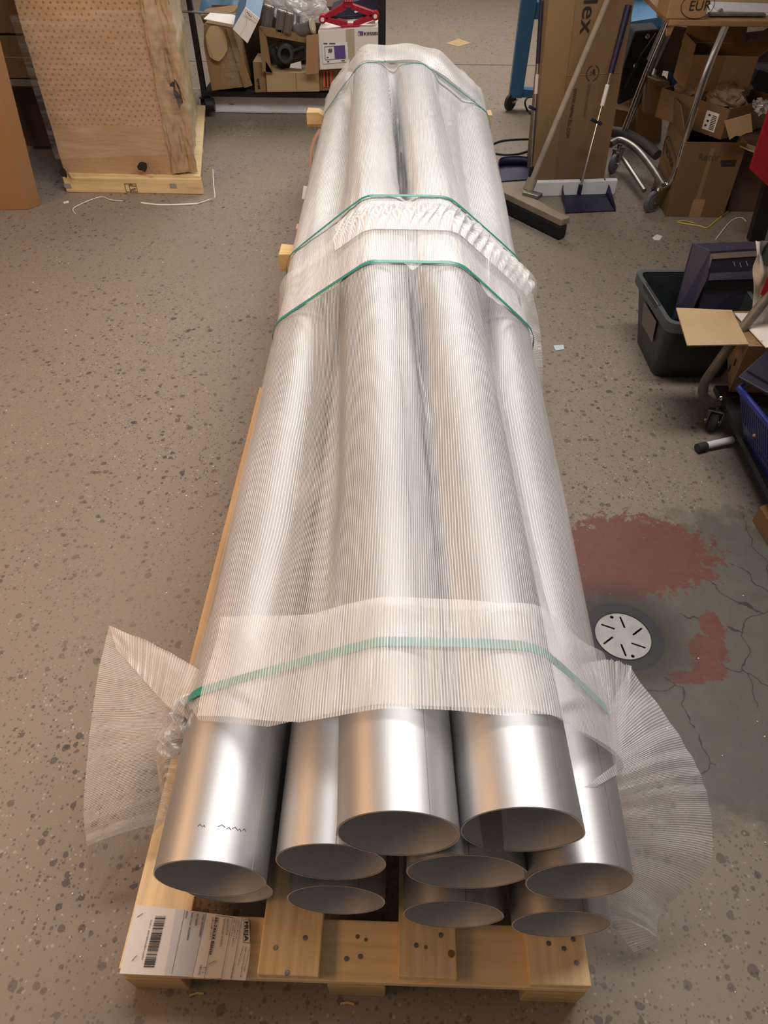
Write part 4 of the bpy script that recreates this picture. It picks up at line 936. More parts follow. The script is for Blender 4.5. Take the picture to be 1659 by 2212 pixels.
a = PY(1135, 14, 5.0); MB().box((1.15, 5.05, a.z + .25), (.56, .02, .5)).build('side_panel', mat('deep_blue_panel', (.035, .13, .25), .45), bf)
caster(bf, PY(1108, 212, 5.03), .05, -2.4, CHROME, .03, RUBBER)
caster(bf, (1.5, 4.95, .1), .05, -1.2, CHROME, .03, RUBBER)
bb = thing('blue_bench', 'light blue bench with a black bag below, beyond the long-handled dustpan', 'bench', (1.45, 4.7, 0))
MB().hexa([PY(1362, 70, 4.55), PY(1432, 58, 4.55), PY(1432, 58, 5.0), PY(1362, 70, 5.0), PY(1363, 46, 4.55), PY(1430, 36, 4.55), PY(1440, -30, 5.2), PY(1368, -30, 5.2)]).build('bench_top', BLUEL, bb, bevel=.004)
MB().box((1.42, 5.1, .62), (.5, .3, .35)).build('bench_back', BLUEL, bb)
for x in (1.35, 1.62): MB().box((x, 4.75, .26), (.04, .04, .52)).build('leg', BLACK, bb)
bg_ = thing('black_bag', 'black fabric bag with two metal studs hanging under the blue bench', 'bag', PY(1370, 150, 4.3))
ol = [PY(1372, 66, 4.35), PY(1425, 62, 4.35), PY(1412, 130, 4.3), PY(1385, 205, 4.3), PY(1335, 228, 4.3), PY(1345, 150, 4.3)]
MB().poly(ol, .16, (0, 1, 0)).build('bag_body', DARK, bg_, bevel=.01)
for (px, py) in ((1398, 79), (1372, 142)): MB().lathe(PY(px, py, 4.29), (0, -1, .3), [(.012, 0), (.012, .006), (.005, .008), (.001, .008)], 14).build('stud', CHROME, bg_)
MB().tube([PY(1350, 190, 4.28), PY(1385, 120, 4.28), PY(1418, 72, 4.3)], .006, 8).build('handle_strap', BLACK, bg_)

# ------------------------------------------------------------------ tall long box with print
LX = carton('tall_box', 'tall narrow brown cardboard box with large black letters, leaning upright', (.965, 3.90, 0), (.40, .24, 1.5), 0.0, CARDT, tape=False, shear=(-.055, 0))
lt, LT = LX
fy = -.1215
MB().plate([LT((-.2, fy, 0.001)), LT((-.075, fy, 0.001)), LT((-.075, fy, 1.49)), LT((-.2, fy, 1.49))], .001).build('side_fold', CARDTL, lt)
def lx(px, py):   # carton-plane coordinates from a point in that upright plane
    q = PY(px, py, 3.775); return q
def vt(s, px, py, px2, py2, h, m_, bold=.0, nm='lettering'):
    a, b_ = PY(px, py, 3.775), PY(px2, py2, 3.775); d_ = b_ - a; o_ = text(s, a, d_, Vector((-d_.z, 0, d_.x)), h, m_, lt, nm, bold, width=d_.length)
    for v in o_.data.vertices: v.co.y += .0015
    return o_
PRN = mat('black_print', (.018, .014, .012), .6)
vt('lex', 1262, -3, 1252, 74, .095, PRN, .004, 'large_letters')
vt('WWW.ARMACELL.COM', 1240, 190, 1222, 297, .024, PRN, .0)
vt('Manufactured by Armacell', 1275, 180, 1262, 256, .010, INKB, .0); vt('NATIONAL SALES OFFICE', 1270, 180, 1260, 250, .012, INKB, 0)
m = MB(); c0 = PY(1280, 158, 3.7765)
for k in range(24):
    if k in (5, 6, 17, 18): continue
    a = 2 * math.pi * k / 24; a2 = 2 * math.pi * (k + 1) / 24
    m.tube([c0 + Vector((math.cos(a) * .030, 0, math.sin(a) * .034)), c0 + Vector((math.cos(a2) * .030, 0, math.sin(a2) * .034))], .0014, 5)
m.build('round_emblem', PRN, lt)
for (x_, z_, w, h) in ((.004, .006, .008, .022), (-.008, .0, .003, .018), (.012, -.002, .003, .012)): MB().box(c0 + Vector((x_, 0, z_)), (w, .001, h)).build('emblem_bar', PRN, lt)
MB().tube([PY(1195, 165, 3.780), PY(1262, 162, 3.780), PY(1338, 157, 3.780)], .0025, 6).build('crease', CARDTL, lt)
# white baseboard piece
t_ = thing('white_plank', 'white plank standing on edge on the floor before the tall box', 'plank', (.97, 3.62, 0))
a, b_ = P(1150, 426, 0), P(1328, 421, 0)
MB().hexa([a, b_, b_ + Vector((0, .03, 0)), a + Vector((0, .03, 0)), a + Vector((0, 0, .078)), b_ + Vector((0, 0, .078)), b_ + Vector((0, .03, .078)), a + Vector((0, .03, .078))]).build('plank', WBOARD, t_, bevel=.006)
for f in (.55, .84): MB().box(a.lerp(b_, f) + Vector((0, .012, .078)), (.006, .02, .004)).build('notch', INK, t_)

# ------------------------------------------------------------------ broom and dustpans
br = thing('push_broom', 'worn wooden push broom with black bristles leaning on the tall box', 'broom', (.71, 3.37, 0))
a, b_ = P(1066, 404, .085), P(1222, 478, .085)
d_ = (b_ - a).normalized(); n_ = Vector((-d_.y, d_.x, 0))
def brf(o, z): return [o[0] * 0 for _ in ()]
m = MB(); L_ = (b_ - a).length
prof = [(0, -.030), (0, .028), (L_ * .30, .030), (L_ * .38, .042), (L_ * .62, .042), (L_ * .70, .030), (L_, .028), (L_, -.030)]
m.poly([a + d_ * s + n_ * w + Vector((0, 0, -.018)) for s, w in prof][::-1], .032, (0, 0, 1)); m.build('broom_head', OLDWOOD, br, bevel=.004)
m = MB(); m.poly([a + d_ * s + n_ * w + Vector((0, 0, -.084)) for s, w in ((.0, -.034), (0, .022), (L_, .022), (L_ + .008, -.034))][::-1], .066, (0, 0, 1)); bo = m.build('bristles', BRISTLE, br, bevel=.01); bo['kind'] = 'stuff'
hp = a.lerp(b_, .50) + Vector((0, 0, .02)); top = PY(1338, -60, 3.72)
hp = P(1140, 412, .105)
MB().cyl(hp, hp.lerp(top, .06), .026, 16).build('socket', OLDWOOD, br, smooth='auto')
MB().tube([hp, top], .0145, 16).build('handle', OLDWOOD, br, smooth='auto')
MB().box(P(1150, 420, .105), (.09, .05, .02), -.6).build('bracket', DULL, br, bevel=.004)
def dustpan(label, pf, back, htop, hbot, seed):
    """pf: floor outline front-left, front-right, back-right, back-left"""
    t_ = thing('dustpan', label, 'dustpan', (pf[0] + pf[1]) / 2, 'long-handled navy dustpans')
    fl, fr, brr, bl = pf; up = Vector((0, 0, back)); m = MB()
    path = smoothpath([fl, fl.lerp(bl, .45), fl.lerp(bl, .82), bl.lerp(brr, .12) + (bl - fl) * .02, bl.lerp(brr, .5) + (bl - fl) * .08, bl.lerp(brr, .88) + (bl - fl) * .02, fr.lerp(brr, .82), fr.lerp(brr, .45), fr], 5)
    npt = len(path); ctr_ = (fl + fr + brr + bl) / 4
    m.poly([p + Vector((0, 0, .004)) for p in path][::-1] if (path[5] - path[0]).cross(path[-1] - path[0]).z > 0 else [p + Vector((0, 0, .004)) for p in path], .003, (0, 0, 1)); m.build('pan', NAVY, t_)
    m = MB(); hs = [back * math.sin(math.pi * min(1, max(0, k / (npt - 1)))) ** .55 + .004 for k in range(npt)]
    lo_ = [p + Vector((0, 0, .004)) for p in path]; hi_ = [p + (p - ctr_) * .05 + Vector((0, 0, h)) for p, h in zip(path, hs)]
    m.add(lo_ + hi_, [(k, k + 1, npt + k + 1, npt + k) for k in range(npt - 1)]); o_ = m.build('back_wall', NAVY, t_, smooth=True); q_ = o_.modifiers.new('s', 'SOLIDIFY'); q_.thickness = .003
    MB().tube(hi_, .0028, 6).build('rolled_edge', NAVY, t_)
    MB().tube([hbot, htop.lerp(hbot, .32)], .0065, 12).build('rod', CHROME, t_, smooth='auto')
    MB().tube([htop.lerp(hbot, .34), htop], [.014, .016], 12).build('grip', NAVY, t_, smooth='auto')
    g1 = hbot.lerp(htop, .60); g2 = hbot.lerp(htop, .48); MB().tube([g2.lerp(g1, .05), g1], .0105, 12).build('paper_tag', WHITE, t_, smooth='auto')
    c1 = hbot.lerp(htop, .40); MB().tube([c1 + Vector((-.035, -.005, .01)), c1 + Vector((.02, 0, -.012))], .008, 8).build('clip', NAVY, t_)
    MB().cyl(hbot + Vector((0, 0, -.02)), hbot + Vector((0, 0, .03)), .011, 12).build('hinge', NAVY, t_)
    return t_
dustpan('navy dustpan with a long rod handle in front of the white plank', [P(1224, 462), P(1326, 457), P(1303, 414), P(1212, 420)], .06, PY(1358, 12, 3.77), P(1252, 412, .05), 1)
dustpan('navy dustpan left of the tall box, behind the broom head', [P(1080, 394), P(1138, 390), P(1148, 362), P(1076, 362)], .05, PY(1172, 2, 3.95), P(1147, 372, .05), 2)

# cables on the floor
def cable(label, pts, r, m_, name='cable', cat='cable', group=None):
    o = MB().tube(smoothpath(pts, 8), r, 8).build(name, m_, None, smooth='auto', org=tuple(pts[0])); return tag(o, label, cat, group)
cable('black cable loop on the floor left of the tall box, farther strand', [P(1062, 312, .006), P(1085, 304, .006), P(1115, 301, .006), P(1150, 300, .006)], .0055, CABLE)
cable('black cable strand on the floor left of the tall box, nearer one', [P(1068, 331, .006), P(1095, 334, .006), P(1125, 331, .006), P(1150, 320, .006), P(1165, 300, .006)], .006, CABLE)
cable('thin black cable hanging beside the blue frame rail', [P(1147, 246, .006), P(1139, 238, .006), PY(1134, 222, 4.95), PY(1140, 211, 4.97), PY(1152, 209, 4.97)], .006, CABLE)

# ------------------------------------------------------------------ chrome trolley with wooden top
ct = thing('chrome_trolley', 'tubular chrome trolley with a wooden top and grey wheels', 'trolley', (1.5, 3.6, 0))
f1 = [PY(1571, 47, 3.36), PY(1533, 138, 3.36), PY(1497, 244, 3.37), PY(1467, 350, 3.38), PY(1456, 380, 3.39), PY(1443, 398, 3.40), P(1428, 405, .125)]
MB().tube(smoothpath(f1, 6), .0165, 16).build('front_tube', CHROME, ct, smooth='auto')
f2 = [PY(1450, 15, 4.0), PY(1437, 60, 4.0), PY(1395, 160, 4.0), PY(1347, 285, 4.0), P(1338, 300, .16)]
MB().tube(smoothpath(f2, 5), .015, 14).build('rear_tube', CHROME, ct, smooth='auto')
MB().tube(smoothpath([PY(1440, 60, 4.05), PY(1400, 165, 4.05), PY(1362, 262, 4.05)], 5), .013, 12).build('rear_brace', DULL, ct, smooth='auto')
MB().tube(smoothpath([P(1434, 400, .13), P(1408, 362, .15), P(1375, 320, .17), P(1345, 302, .17), P(1322, 305, .16)], 5), [.019], 14) if False else None
MB().tube(smoothpath([P(1434, 402, .13), P(1408, 362, .15), P(1375, 322, .17), P(1340, 303, .17), P(1318, 312, .16)], 5), .018, 14).build('base_tube', DULL, ct, smooth='auto')
MB().tube(smoothpath([P(1318, 284, .18), P(1350, 290, .18), P(1390, 310, .17), P(1420, 335, .15)], 5), .027, 14).build('foam_sleeve', mat('grey_foam', (.07, .068, .06), .8), ct, smooth='auto')
MB().cyl(P(1345, 340, .10), P(1392, 412, .06), .012, 8).build('brake_lever', DULL, ct)
caster(ct, P(1425, 404, .12) , .052, -2.6, CHROME, .03, WHEEL)
caster(ct, P(1338, 318, .13), .052, -2.2, DULL, .03, WHEEL)
tz = PY(1560, 42, 3.36).z
a, b_ = PY(1446, 50, 3.40), PY(1760, 46, 3.40)
MB().hexa([Vector((a.x - .02, 3.34, tz - .022)), Vector((b_.x, 3.34, tz - .022)), Vector((b_.x, 4.1, tz - .022)), Vector((a.x, 4.1, tz - .022)), Vector((a.x - .02, 3.34, tz)), Vector((b_.x, 3.34, tz)), Vector((b_.x, 4.1, tz)), Vector((a.x, 4.1, tz))]).build('table_top', WOODB, ct, bevel=.004)
MB().plate([PY(1441, 62, 3.5), PY(1455, 58, 3.5), PY(1449, 75, 3.5), PY(1440, 78, 3.5)], .02).build('bracket', PINEP, ct)
# EUR block
eb = thing('pallet_block', 'wooden pallet block marked with letters in an oval on the trolley top', 'block', Vector((1.25, 3.36, tz)))
a, b_ = PY(1446, 41, 3.30), PY(1533, 36, 3.30); zb = tz + .001
MB().hexa([Vector((a.x, 3.35, zb)), Vector((b_.x, 3.35, zb)), Vector((b_.x, 3.52, zb)), Vector((a.x, 3.52, zb)), Vector((a.x + .003, 3.35, zb + .145)), Vector((b_.x + .003, 3.35, zb + .145)), Vector((b_.x + .003, 3.52, zb + .145)), Vector((a.x + .003, 3.52, zb + .145))]).build('block', wood('block_pine', (.34, .20, .085), 'x'), eb, bevel=.004)
ctr = PY(1507, 12, 3.3485); text('EUR', PY(1486, 23, 3.3485), (1, 0, .03), (0, 0, 1), .050, INK, eb, 'lettering', .0, width=.092)
m = MB(); m.tube([ctr + Vector((math.cos(a) * .068, 0, math.sin(a) * .046)) for a in [2 * math.pi * k / 40 for k in range(41)]], .0014, 5, caps=False); m.build('oval_frame', INK, eb)
# papers on trolley
t_ = thing('papers', 'white papers lying on the wooden trolley top', 'paper', Vector((1.5, 3.6, tz)))
MB().box((PY(1560, 20, 3.55).x + .05, 3.52, tz + .004), (.32, .20, .006), .05).build('sheet', WHITE, t_); MB().box((PY(1560, 20, 3.55).x + .09, 3.55, tz + .010), (.26, .18, .004), -.1).build('sheet', mat('lilac_paper', (.62, .58, .66), .6), t_)
t_ = thing('flat_tool', 'flat dark grey ruler lying on the papers', 'tool', Vector((1.55, 3.4, tz)))
MB().box((PY(1590, 28, 3.42).x, 3.41, tz + .010), (.24, .035, .008), .03).build('blade', DULL, t_); MB().cyl((PY(1552, 28, 3.42).x, 3.40, tz + .016), (PY(1552, 28, 3.42).x + .01, 3.43, tz + .016), .011, 12).build('roll_end', DULL, t_)
t_ = thing('wood_offcut', 'splintered pale wood offcut above the blue bench', 'wood', PY(1410, 10, 4.2))
MB().poly([PY(1378, -8, 4.2), PY(1440, -8, 4.2), PY(1438, 24, 4.2), PY(1420, 20, 4.2), PY(1395, 8, 4.2)], .05, (0, 1, 0)).build('offcut', PINEP, t_)
MB().poly([PY(1424, 22, 4.18), PY(1438, 18, 4.18), PY(1436, 40, 4.18), PY(1420, 38, 4.18)], .03, (0, 1, 0)).build('paper_wad', WHITE, t_)

# ------------------------------------------------------------------ cartons round the trolley
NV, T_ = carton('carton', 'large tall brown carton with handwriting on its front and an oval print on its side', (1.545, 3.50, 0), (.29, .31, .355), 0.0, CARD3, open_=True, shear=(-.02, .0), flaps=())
for o in NV.children:
    if o.name.startswith('packing'): pass
MB().plate([T_((-.145, -.155, .352)), T_((-.145, .155, .352)), T_((-.16, .22, .47)), T_((-.17, -.02, .47))], .004).build('flap', CARD3, NV)
sx_ = -.1465
def side(p): return T_((sx_, p[0], p[1]))
PR2 = mat('navy_print', (.035, .025, .045), .6)
text('NOVIA', T_((sx_ - .001, .115, .235)), T_((sx_, -.115, .185)) - T_((sx_, .115, .235)), (0, 0, 1), .048, PR2, NV, 'side_print', .012, width=.19)
m = MB(); rc = []
for (cy_, s_) in ((.10, 1), (-.10, -1)):
    for k in range(9):
        a = math.pi / 2 * s_ * 0 + (math.pi * k / 8 - math.pi / 2) ; rc.append((cy_ + s_ * math.cos(a) * .035, .232 + (.022 * s_) + math.sin(a) * .045 * s_))
pts = [T_((sx_ - .001, q[0], q[1])) for q in rc]; m.tube(pts + [pts[0]], .0022, 5); m.build('oval_frame', PR2, NV)
ftext('Retur', T_, (-.07, -.1565, .275), (1, 0, 0), (0, 0, 1), .045, INKB, NV, 'handwriting', -.008)
for i, (w, x_) in enumerate(((.075, .082), (.068, .086))):
    decal(T_, [(x_ - w / 2, -.1555, .262 - i * .016), (x_ + w / 2, -.1555, .264 - i * .016), (x_ + w / 2, -.1555, .278 - i * .016), (x_ - w / 2, -.1555, .276 - i * .016)], INK, NV, 'crossed_out_print')
decal(T_, [(-.02, -.1555, 0), (.0, -.1555, 0), (.0, -.1555, .33), (-.02, -.1555, .33)], CARDTL, NV, 'tape_line')
# open tray carton with crumpled paper
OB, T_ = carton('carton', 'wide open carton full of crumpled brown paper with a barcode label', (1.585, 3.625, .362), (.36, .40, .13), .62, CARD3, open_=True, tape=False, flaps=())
decal(T_, [(-.1815, -.085, .02), (-.1815, -.155, .02), (-.1815, -.155, .10), (-.1815, -.085, .10)], WHITE, OB, 'barcode_label')
for k in range(9): decal(T_, [(-.1830, -.122, .028 + k * .007), (-.1830, -.149, .028 + k * .007), (-.1830, -.149, .031 + k * .007), (-.1830, -.122, .031 + k * .007)], INK, OB, 'barcode_line')
for (x_, z_) in ((-.145, .035), (-.14, .055), (-.14, .08)): decal(T_, [(-.1830, -x_ - .24, z_), (-.1830, -x_ - .252, z_), (-.1830, -x_ - .252, z_ + .008), (-.1830, -x_ - .24, z_ + .008)], INK, OB, 'label_print')
def wad(label, c, s, seed, m_=PAPERK, nm='paper_wad', group=None):
    c = Vector(c); s = Vector(s)
    def f(u, v):
        a = u * 2 * math.pi; h = math.pi * v; d_ = Vector((math.cos(a) * math.sin(h), math.sin(a) * math.sin(h), math.cos(h))); k = 1 + .45 * noise.noise(d_ * 2.2 + Vector((seed, 0, 0))) + .3 * abs(noise.noise(d_ * 5 + Vector((0, seed, 0))))
        return c + Vector((d_.x * s.x, d_.y * s.y, d_.z * s.z)) * k
    g = MB(); g.grid(f, 26, 16); o = g.build(nm, m_, None, org=tuple(c)); tag(o, label, 'paper', group); return o
wad('crumpled kraft paper at the left end of the open carton', T_((-.08, .10, .12)), (.07, .07, .05), 1)
wad('crumpled kraft paper in the middle of the open carton', T_((-.02, -.06, .12)), (.08, .08, .05), 2)
wad('crumpled kraft paper spilling at the right of the open carton', T_((.10, -.02, .13)), (.06, .09, .05), 3)
t_ = thing('paper_tube', 'short rolled kraft paper tube poking out of the open carton', 'paper', T_((.05, .0, .17)))
MB().tube([PY(1575, 236, 3.5), PY(1607, 214, 3.5)], .022, 14).build('roll', PAPERK, t_, smooth='auto')
t_ = thing('cardboard_scrap', 'torn cardboard flap draped over the front of the open carton', 'cardboard', PY(1590, 270, 3.3))
pp = [(1565, 262), (1622, 246), (1626, 285), (1612, 288), (1600, 294), (1590, 293), (1576, 302)]
MB().poly([PY(a, b_, 3.27) for a, b_ in pp][::-1], .006, (0, 1, 0)).build('flap', CARDL, t_)
t_ = thing('foil_scrap', 'crinkled silvery plastic scrap at the right end of the open carton', 'plastic', PY(1645, 230, 3.45))
def ff(u, v): return PY(1630 + u * 60, 215 + v * 30, 3.42) + Vector((noise.noise(Vector((u * 9, v * 9, 1))) * .02, noise.noise(Vector((u * 8, v * 8, 4))) * .04, noise.noise(Vector((u * 10, v * 10, 7))) * .02))
g = MB(); g.grid(ff, 24, 14); g.build('foil', BAG, t_)
cb_ = thing('cardboard_sheet', 'flat pale cardboard sheet sticking out below the open carton', 'cardboard', PY(1620, 320, 3.3))
MB().plate([PY(1588, 313, 3.36), PY(1637, 334, 3.28), PY(1700, 330, 3.5), PY(1650, 290, 3.7)], .005).build('sheet', CARDL, cb_)
# upper carton
UB, T_ = carton('carton', 'open brown carton with raised flaps, sitting above the paper-filled carton', (1.56, 3.72, .50), (.30, .24, .15), -.05, CARD2, open_=True, tape=False, flaps=(('b', 80, .10), ('r', 40, .12), ('l', 95, .04)))
decal(T_, [(.0, -.1215, .0), (.15, -.1215, .0), (.15, -.1215, .15), (.0, -.1215, .15)], mat('cardboard_lit', (.32, .215, .12), .75), UB, 'lit_front_half')  # lighter half-face, light on the carton painted in as colour
# dark cartons behind
def dk(label, q, dep, yy, m_):
    t_ = thing('carton', label, 'box', PY(*q[0], yy)); MB().poly([PY(a, b_, yy) for a, b_ in q], dep, (0, 1, 0)).build('carton_body', m_, t_, bevel=.003); return t_
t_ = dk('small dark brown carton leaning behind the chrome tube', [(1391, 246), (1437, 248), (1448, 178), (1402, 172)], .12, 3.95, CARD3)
text('Office', PY(1412, 192, 3.945), (1, 0, -.03), (0, 0, 1), .018, INKB, t_)
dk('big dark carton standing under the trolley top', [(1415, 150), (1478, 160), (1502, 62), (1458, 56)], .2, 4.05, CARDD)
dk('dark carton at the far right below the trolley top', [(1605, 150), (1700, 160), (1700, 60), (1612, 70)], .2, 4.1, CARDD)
t_ = dk('black carton with white lettering right of the upper carton', [(1600, 215), (1690, 235), (1690, 150), (1612, 152)], .15, 3.86, BLACK)
REDP = mat('red_print', (.35, .03, .02), .6)
for (px, py, w_, m_) in ((1608, 174, .075, WHITE), (1606, 181, .070, WHITE), (1612, 167, .06, REDP)):
    for k in range(5): MB().box(PY(px, py, 3.855) + Vector((w_ * (k + .5) / 5, 0, 0)), (w_ / 5 * .75, .001, .009)).build('print_mark', m_, t_)
t_ = dk('blue and white carton sliver between the dark cartons', [(1447, 205), (1462, 207), (1470, 162), (1455, 160)], .1, 3.98, mat('carton_blue', (.02, .08, .28), .5))
t_ = dk('pale carton behind the chrome trolley base', [(1372, 330), (1425, 345), (1432, 240), (1380, 205)], .25, 4.45, CARD2)
t_ = dk('low light carton on the floor under the blue bench', [(1325, 280), (1400, 310), (1400, 250), (1330, 235)], .3, 4.5, CARD2)
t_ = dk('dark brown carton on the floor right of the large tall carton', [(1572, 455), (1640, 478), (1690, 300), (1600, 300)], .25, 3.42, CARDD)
t_ = dk('black chest with a rounded shoulder behind the open carton', [(1605, 215), (1700, 235), (1700, 170), (1640, 150)], .1, 3.80, NAVYD)
# red cloth
t_ = thing('red_cover', 'red plastic cover hanging at the right edge beside the cartons', 'cover', PY(1640, 320, 3.0))
MB().poly([PY(1660, 232, 3.0), PY(1618, 363, 3.0), PY(1668, 410, 3.0), PY(1720, 400, 3.0), PY(1720, 200, 3.0)], .02, (0, -1, 0)).build('cover', RED, t_)
# dark table leg and slab at the right
tb_ = thing('workbench', 'dark workbench whose black leg shows at the right edge', 'bench', (1.9, 2.6, 0))
MB().hexa([P(1618, 522, 0), P(1650, 522, 0), P(1650, 522, 0) + Vector((0, .04, 0)), P(1618, 522, 0) + Vector((0, .04, 0)), PY(1665, 360, 3.0), PY(1700, 360, 3.0), PY(1700, 360, 3.0) + Vector((0, .04, 0)), PY(1665, 360, 3.0) + Vector((0, .04, 0))]).build('leg', BLACK, tb_)
MB().box((2.25, 1.7, .98), (1.10, 3.2, .05)).build('bench_top', WOODB, tb_)
MB().box((2.75, .2, .48), (.06, .06, .95)).build('leg', BLACK, tb_)
MB().box((2.75, 3.2, .48), (.06, .06, .95)).build('leg', BLACK, tb_)
MB().box((1.98, 2.3, 1.80), (1.56, 5.2, .04)).build('shade_board', WOODB, tb_)  # added unseen board, keeps lamp light off the right-hand clutter
MB().box((2.70, 3.3, 1.45), (.06, .06, 1.0)).build('shade_board_post', BLACK, tb_)  # added posts carrying the unseen shading board
MB().box((2.70, .2, 1.45), (.06, .06, 1.0)).build('shade_board_post', BLACK, tb_)

# ------------------------------------------------------------------ grey tub with navy crate
tu = thing('storage_tub', 'dark grey plastic storage tub with a rim and paper label', 'tub', (1.1, 2.05, 0))
bot = [Vector((1.0, 1.93, .004)), Vector((1.26, 1.93, .004)), Vector((1.26, 2.20, .004)), Vector((.99, 2.19, .004))]
topq = [Vector((.965, 1.86, .265)), Vector((1.30, 1.86, .265)), Vector((1.30, 2.235, .265)), Vector((.935, 2.225, .265))]
def rnd(q, r=.035, n=5):
    out = []
    for i in range(4):
        a, b_, c_ = q[i - 1], q[i], q[(i + 1) % 4]; u_ = (a - b_).normalized() * r; v_ = (c_ - b_).normalized() * r
        for k in range(n + 1):
            t = k / n; out.append(b_ + u_ * (1 - t) ** 2 + v_ * t ** 2)
    return out
B0, T0 = rnd(bot), rnd(topq); n = len(B0); cB = sum(B0, Vector()) / n; cT = sum(T0, Vector()) / n
sh = lambda L_, c, k: [c + (p - c) * k for p in L_]
m = MB(); rings = [B0, T0, sh(T0, cT, .96), sh([p + Vector((0, 0, .008)) for p in B0], cB, .95)]
for i in range(3): m.add(rings[i] + rings[i + 1], [(k, (k + 1) % n, n + (k + 1) % n, n + k) for k in range(n)])
m.add(B0, [tuple(range(n))[::-1]]); m.add(rings[3], [tuple(range(n))]); m.build('tub_body', TUB, tu, smooth='auto')
m = MB(); ro = sh([p + Vector((0, 0, -.030)) for p in T0], cT, 1.045); r1 = sh([p + Vector((0, 0, .004)) for p in T0], cT, 1.045); r2 = sh([p + Vector((0, 0, .004)) for p in T0], cT, .955); r0 = sh([p + Vector((0, 0, -.030)) for p in T0], cT, 1.0)
for A_, B_ in ((r0, ro), (ro, r1), (r1, r2)): m.add(A_ + B_, [(k, (k + 1) % n, n + (k + 1) % n, n + k) for k in range(n)])
m.build('rim', mat('grey_rim', (.075, .09, .095), .4), tu, smooth='auto')
l0 = [bot[3].lerp(bot[0], .30), bot[3].lerp(bot[0], .72)]; l1 = [topq[3].lerp(topq[0], .30), topq[3].lerp(topq[0], .72)]; of = Vector((-.004, 0, 0))
MB().plate([l0[0].lerp(l1[0], .42) + of, l0[1].lerp(l1[1], .42) + of, l0[1].lerp(l1[1], .78) + of, l0[0].lerp(l1[0], .78) + of], .001).build('paper_label', mat('aged_label', (.30, .25, .20), .7, var=.2, nscale=80), tu)
MB().box((.948, 2.05, .262), (.014, .16, .02), .08).build('rim_grip', TUB, tu, bevel=.003)
nc = thing('navy_crate', 'dark navy plastic crate standing tilted inside the grey tub', 'crate', (1.12, 2.1, .1))
a, b_, c_, d_ = PY(1497, 527, 2.22), PY(1536, 543, 2.08), PY(1530, 590, 2.06), PY(1455, 690, 2.08)
e_ = PY(1473, 680, 2.0)
MB().poly([PY(1497, 526, 2.18), PY(1536, 542, 2.12), PY(1530, 600, 2.08), PY(1488, 690, 2.04), PY(1452, 690, 2.06)][::-1], .012, (0, 1, 0)).build('end_wall', NAVY, nc, bevel=.003)
MB().plate([PY(1540, 560, 2.13), PY(1690, 550, 2.13), PY(1690, 760, 2.02), PY(1500, 700, 2.04)], .01).build('crate_floor', NAVYD, nc)
MB().plate([PY(1500, 526, 2.20), PY(1690, 520, 2.20), PY(1690, 533, 2.12), PY(1534, 543, 2.12)], .008).build('top_rail', mat('navy_rail', (.03, .027, .055), .35), nc)
MB().plate([PY(1534, 590, 2.09), PY(1690, 582, 2.09), PY(1690, 600, 2.07), PY(1530, 606, 2.07)], .006).build('step', NAVYD, nc)
for (px, py) in ((1585, 565), (1598, 567), (1612, 564)): MB().tube([PY(px, py, 2.09), PY(px + 3, py + 10, 2.08)], .0012, 5).build('scratch', mat('pale_scratch', (.22, .22, .3), .6) if 'pale_scratch' not in bpy.data.materials else bpy.data.materials['pale_scratch'], nc)

# carton with open flap
fc = thing('carton', 'carton with a wide pale flap opened towards the pipes, on the lower trolley', 'box', (1.2, 1.66, .1))
f4 = [P(1484, 748, .36), P(1616, 746, .36), P(1580, 672, .365), P(1460, 667, .365)]
MB().plate(f4, .004).build('flap', CARDL, fc)
MB().hexa([P(1574, 846, .12), P(1700, 850, .12), Vector((1.5, 1.9, .12)), Vector((1.22, 1.9, .12)), P(1617, 748, .355), P(1720, 748, .355), P(1700, 672, .355), P(1584, 672, .355)]).build('carton_body', CARD2, fc)
MB().plate([P(1586, 676, .362), P(1655, 750, .362), P(1720, 750, .362), P(1680, 676, .362)][::-1], .003).build('paper_lining', WHITE, fc)
text('50 II', P(1632, 738, .366), (1, -.1, 0), (.1, 1, 0), .012, INK, fc)
for (px, py) in ((1578, 788), (1590, 775)): MB().tube([P(px, py, .25), P(px - 4, py + 14, .22)], .003, 5).build('handwriting', INK, fc)
# white bag & green canister at the edge
t_ = thing('white_bag', 'white plastic bag with a red panel at the right edge', 'bag', PY(1655, 620, 1.7))
def wb(u, v): return PY(1632 + u * 70 - 10 * v, 520 + v * 230, 1.72) + Vector((0, .03 * noise.noise(Vector((u * 4, v * 5, 2))), 0))
g = MB(); g.grid(wb, 14, 24); g.build('bag_skin', WHITE, t_, smooth=True)
MB().poly([PY(1642, 636, 1.70), PY(1656, 600, 1.70), PY(1690, 600, 1.70), PY(1690, 640, 1.70)], .003, (0, -1, 0)).build('red_panel', RED, t_)
t_ = thing('green_canister', 'dark green rounded canister at the right edge above the navy crate', 'canister', PY(1665, 520, 1.75))
MB().lathe(PY(1685, 575, 1.72), (0, .15, 1), [(.001, 0), (.05, .004), (.062, .03), (.062, .09), (.05, .115), (.03, .125), (.001, .126)], 28).build('canister', GREENP, t_, smooth='auto')
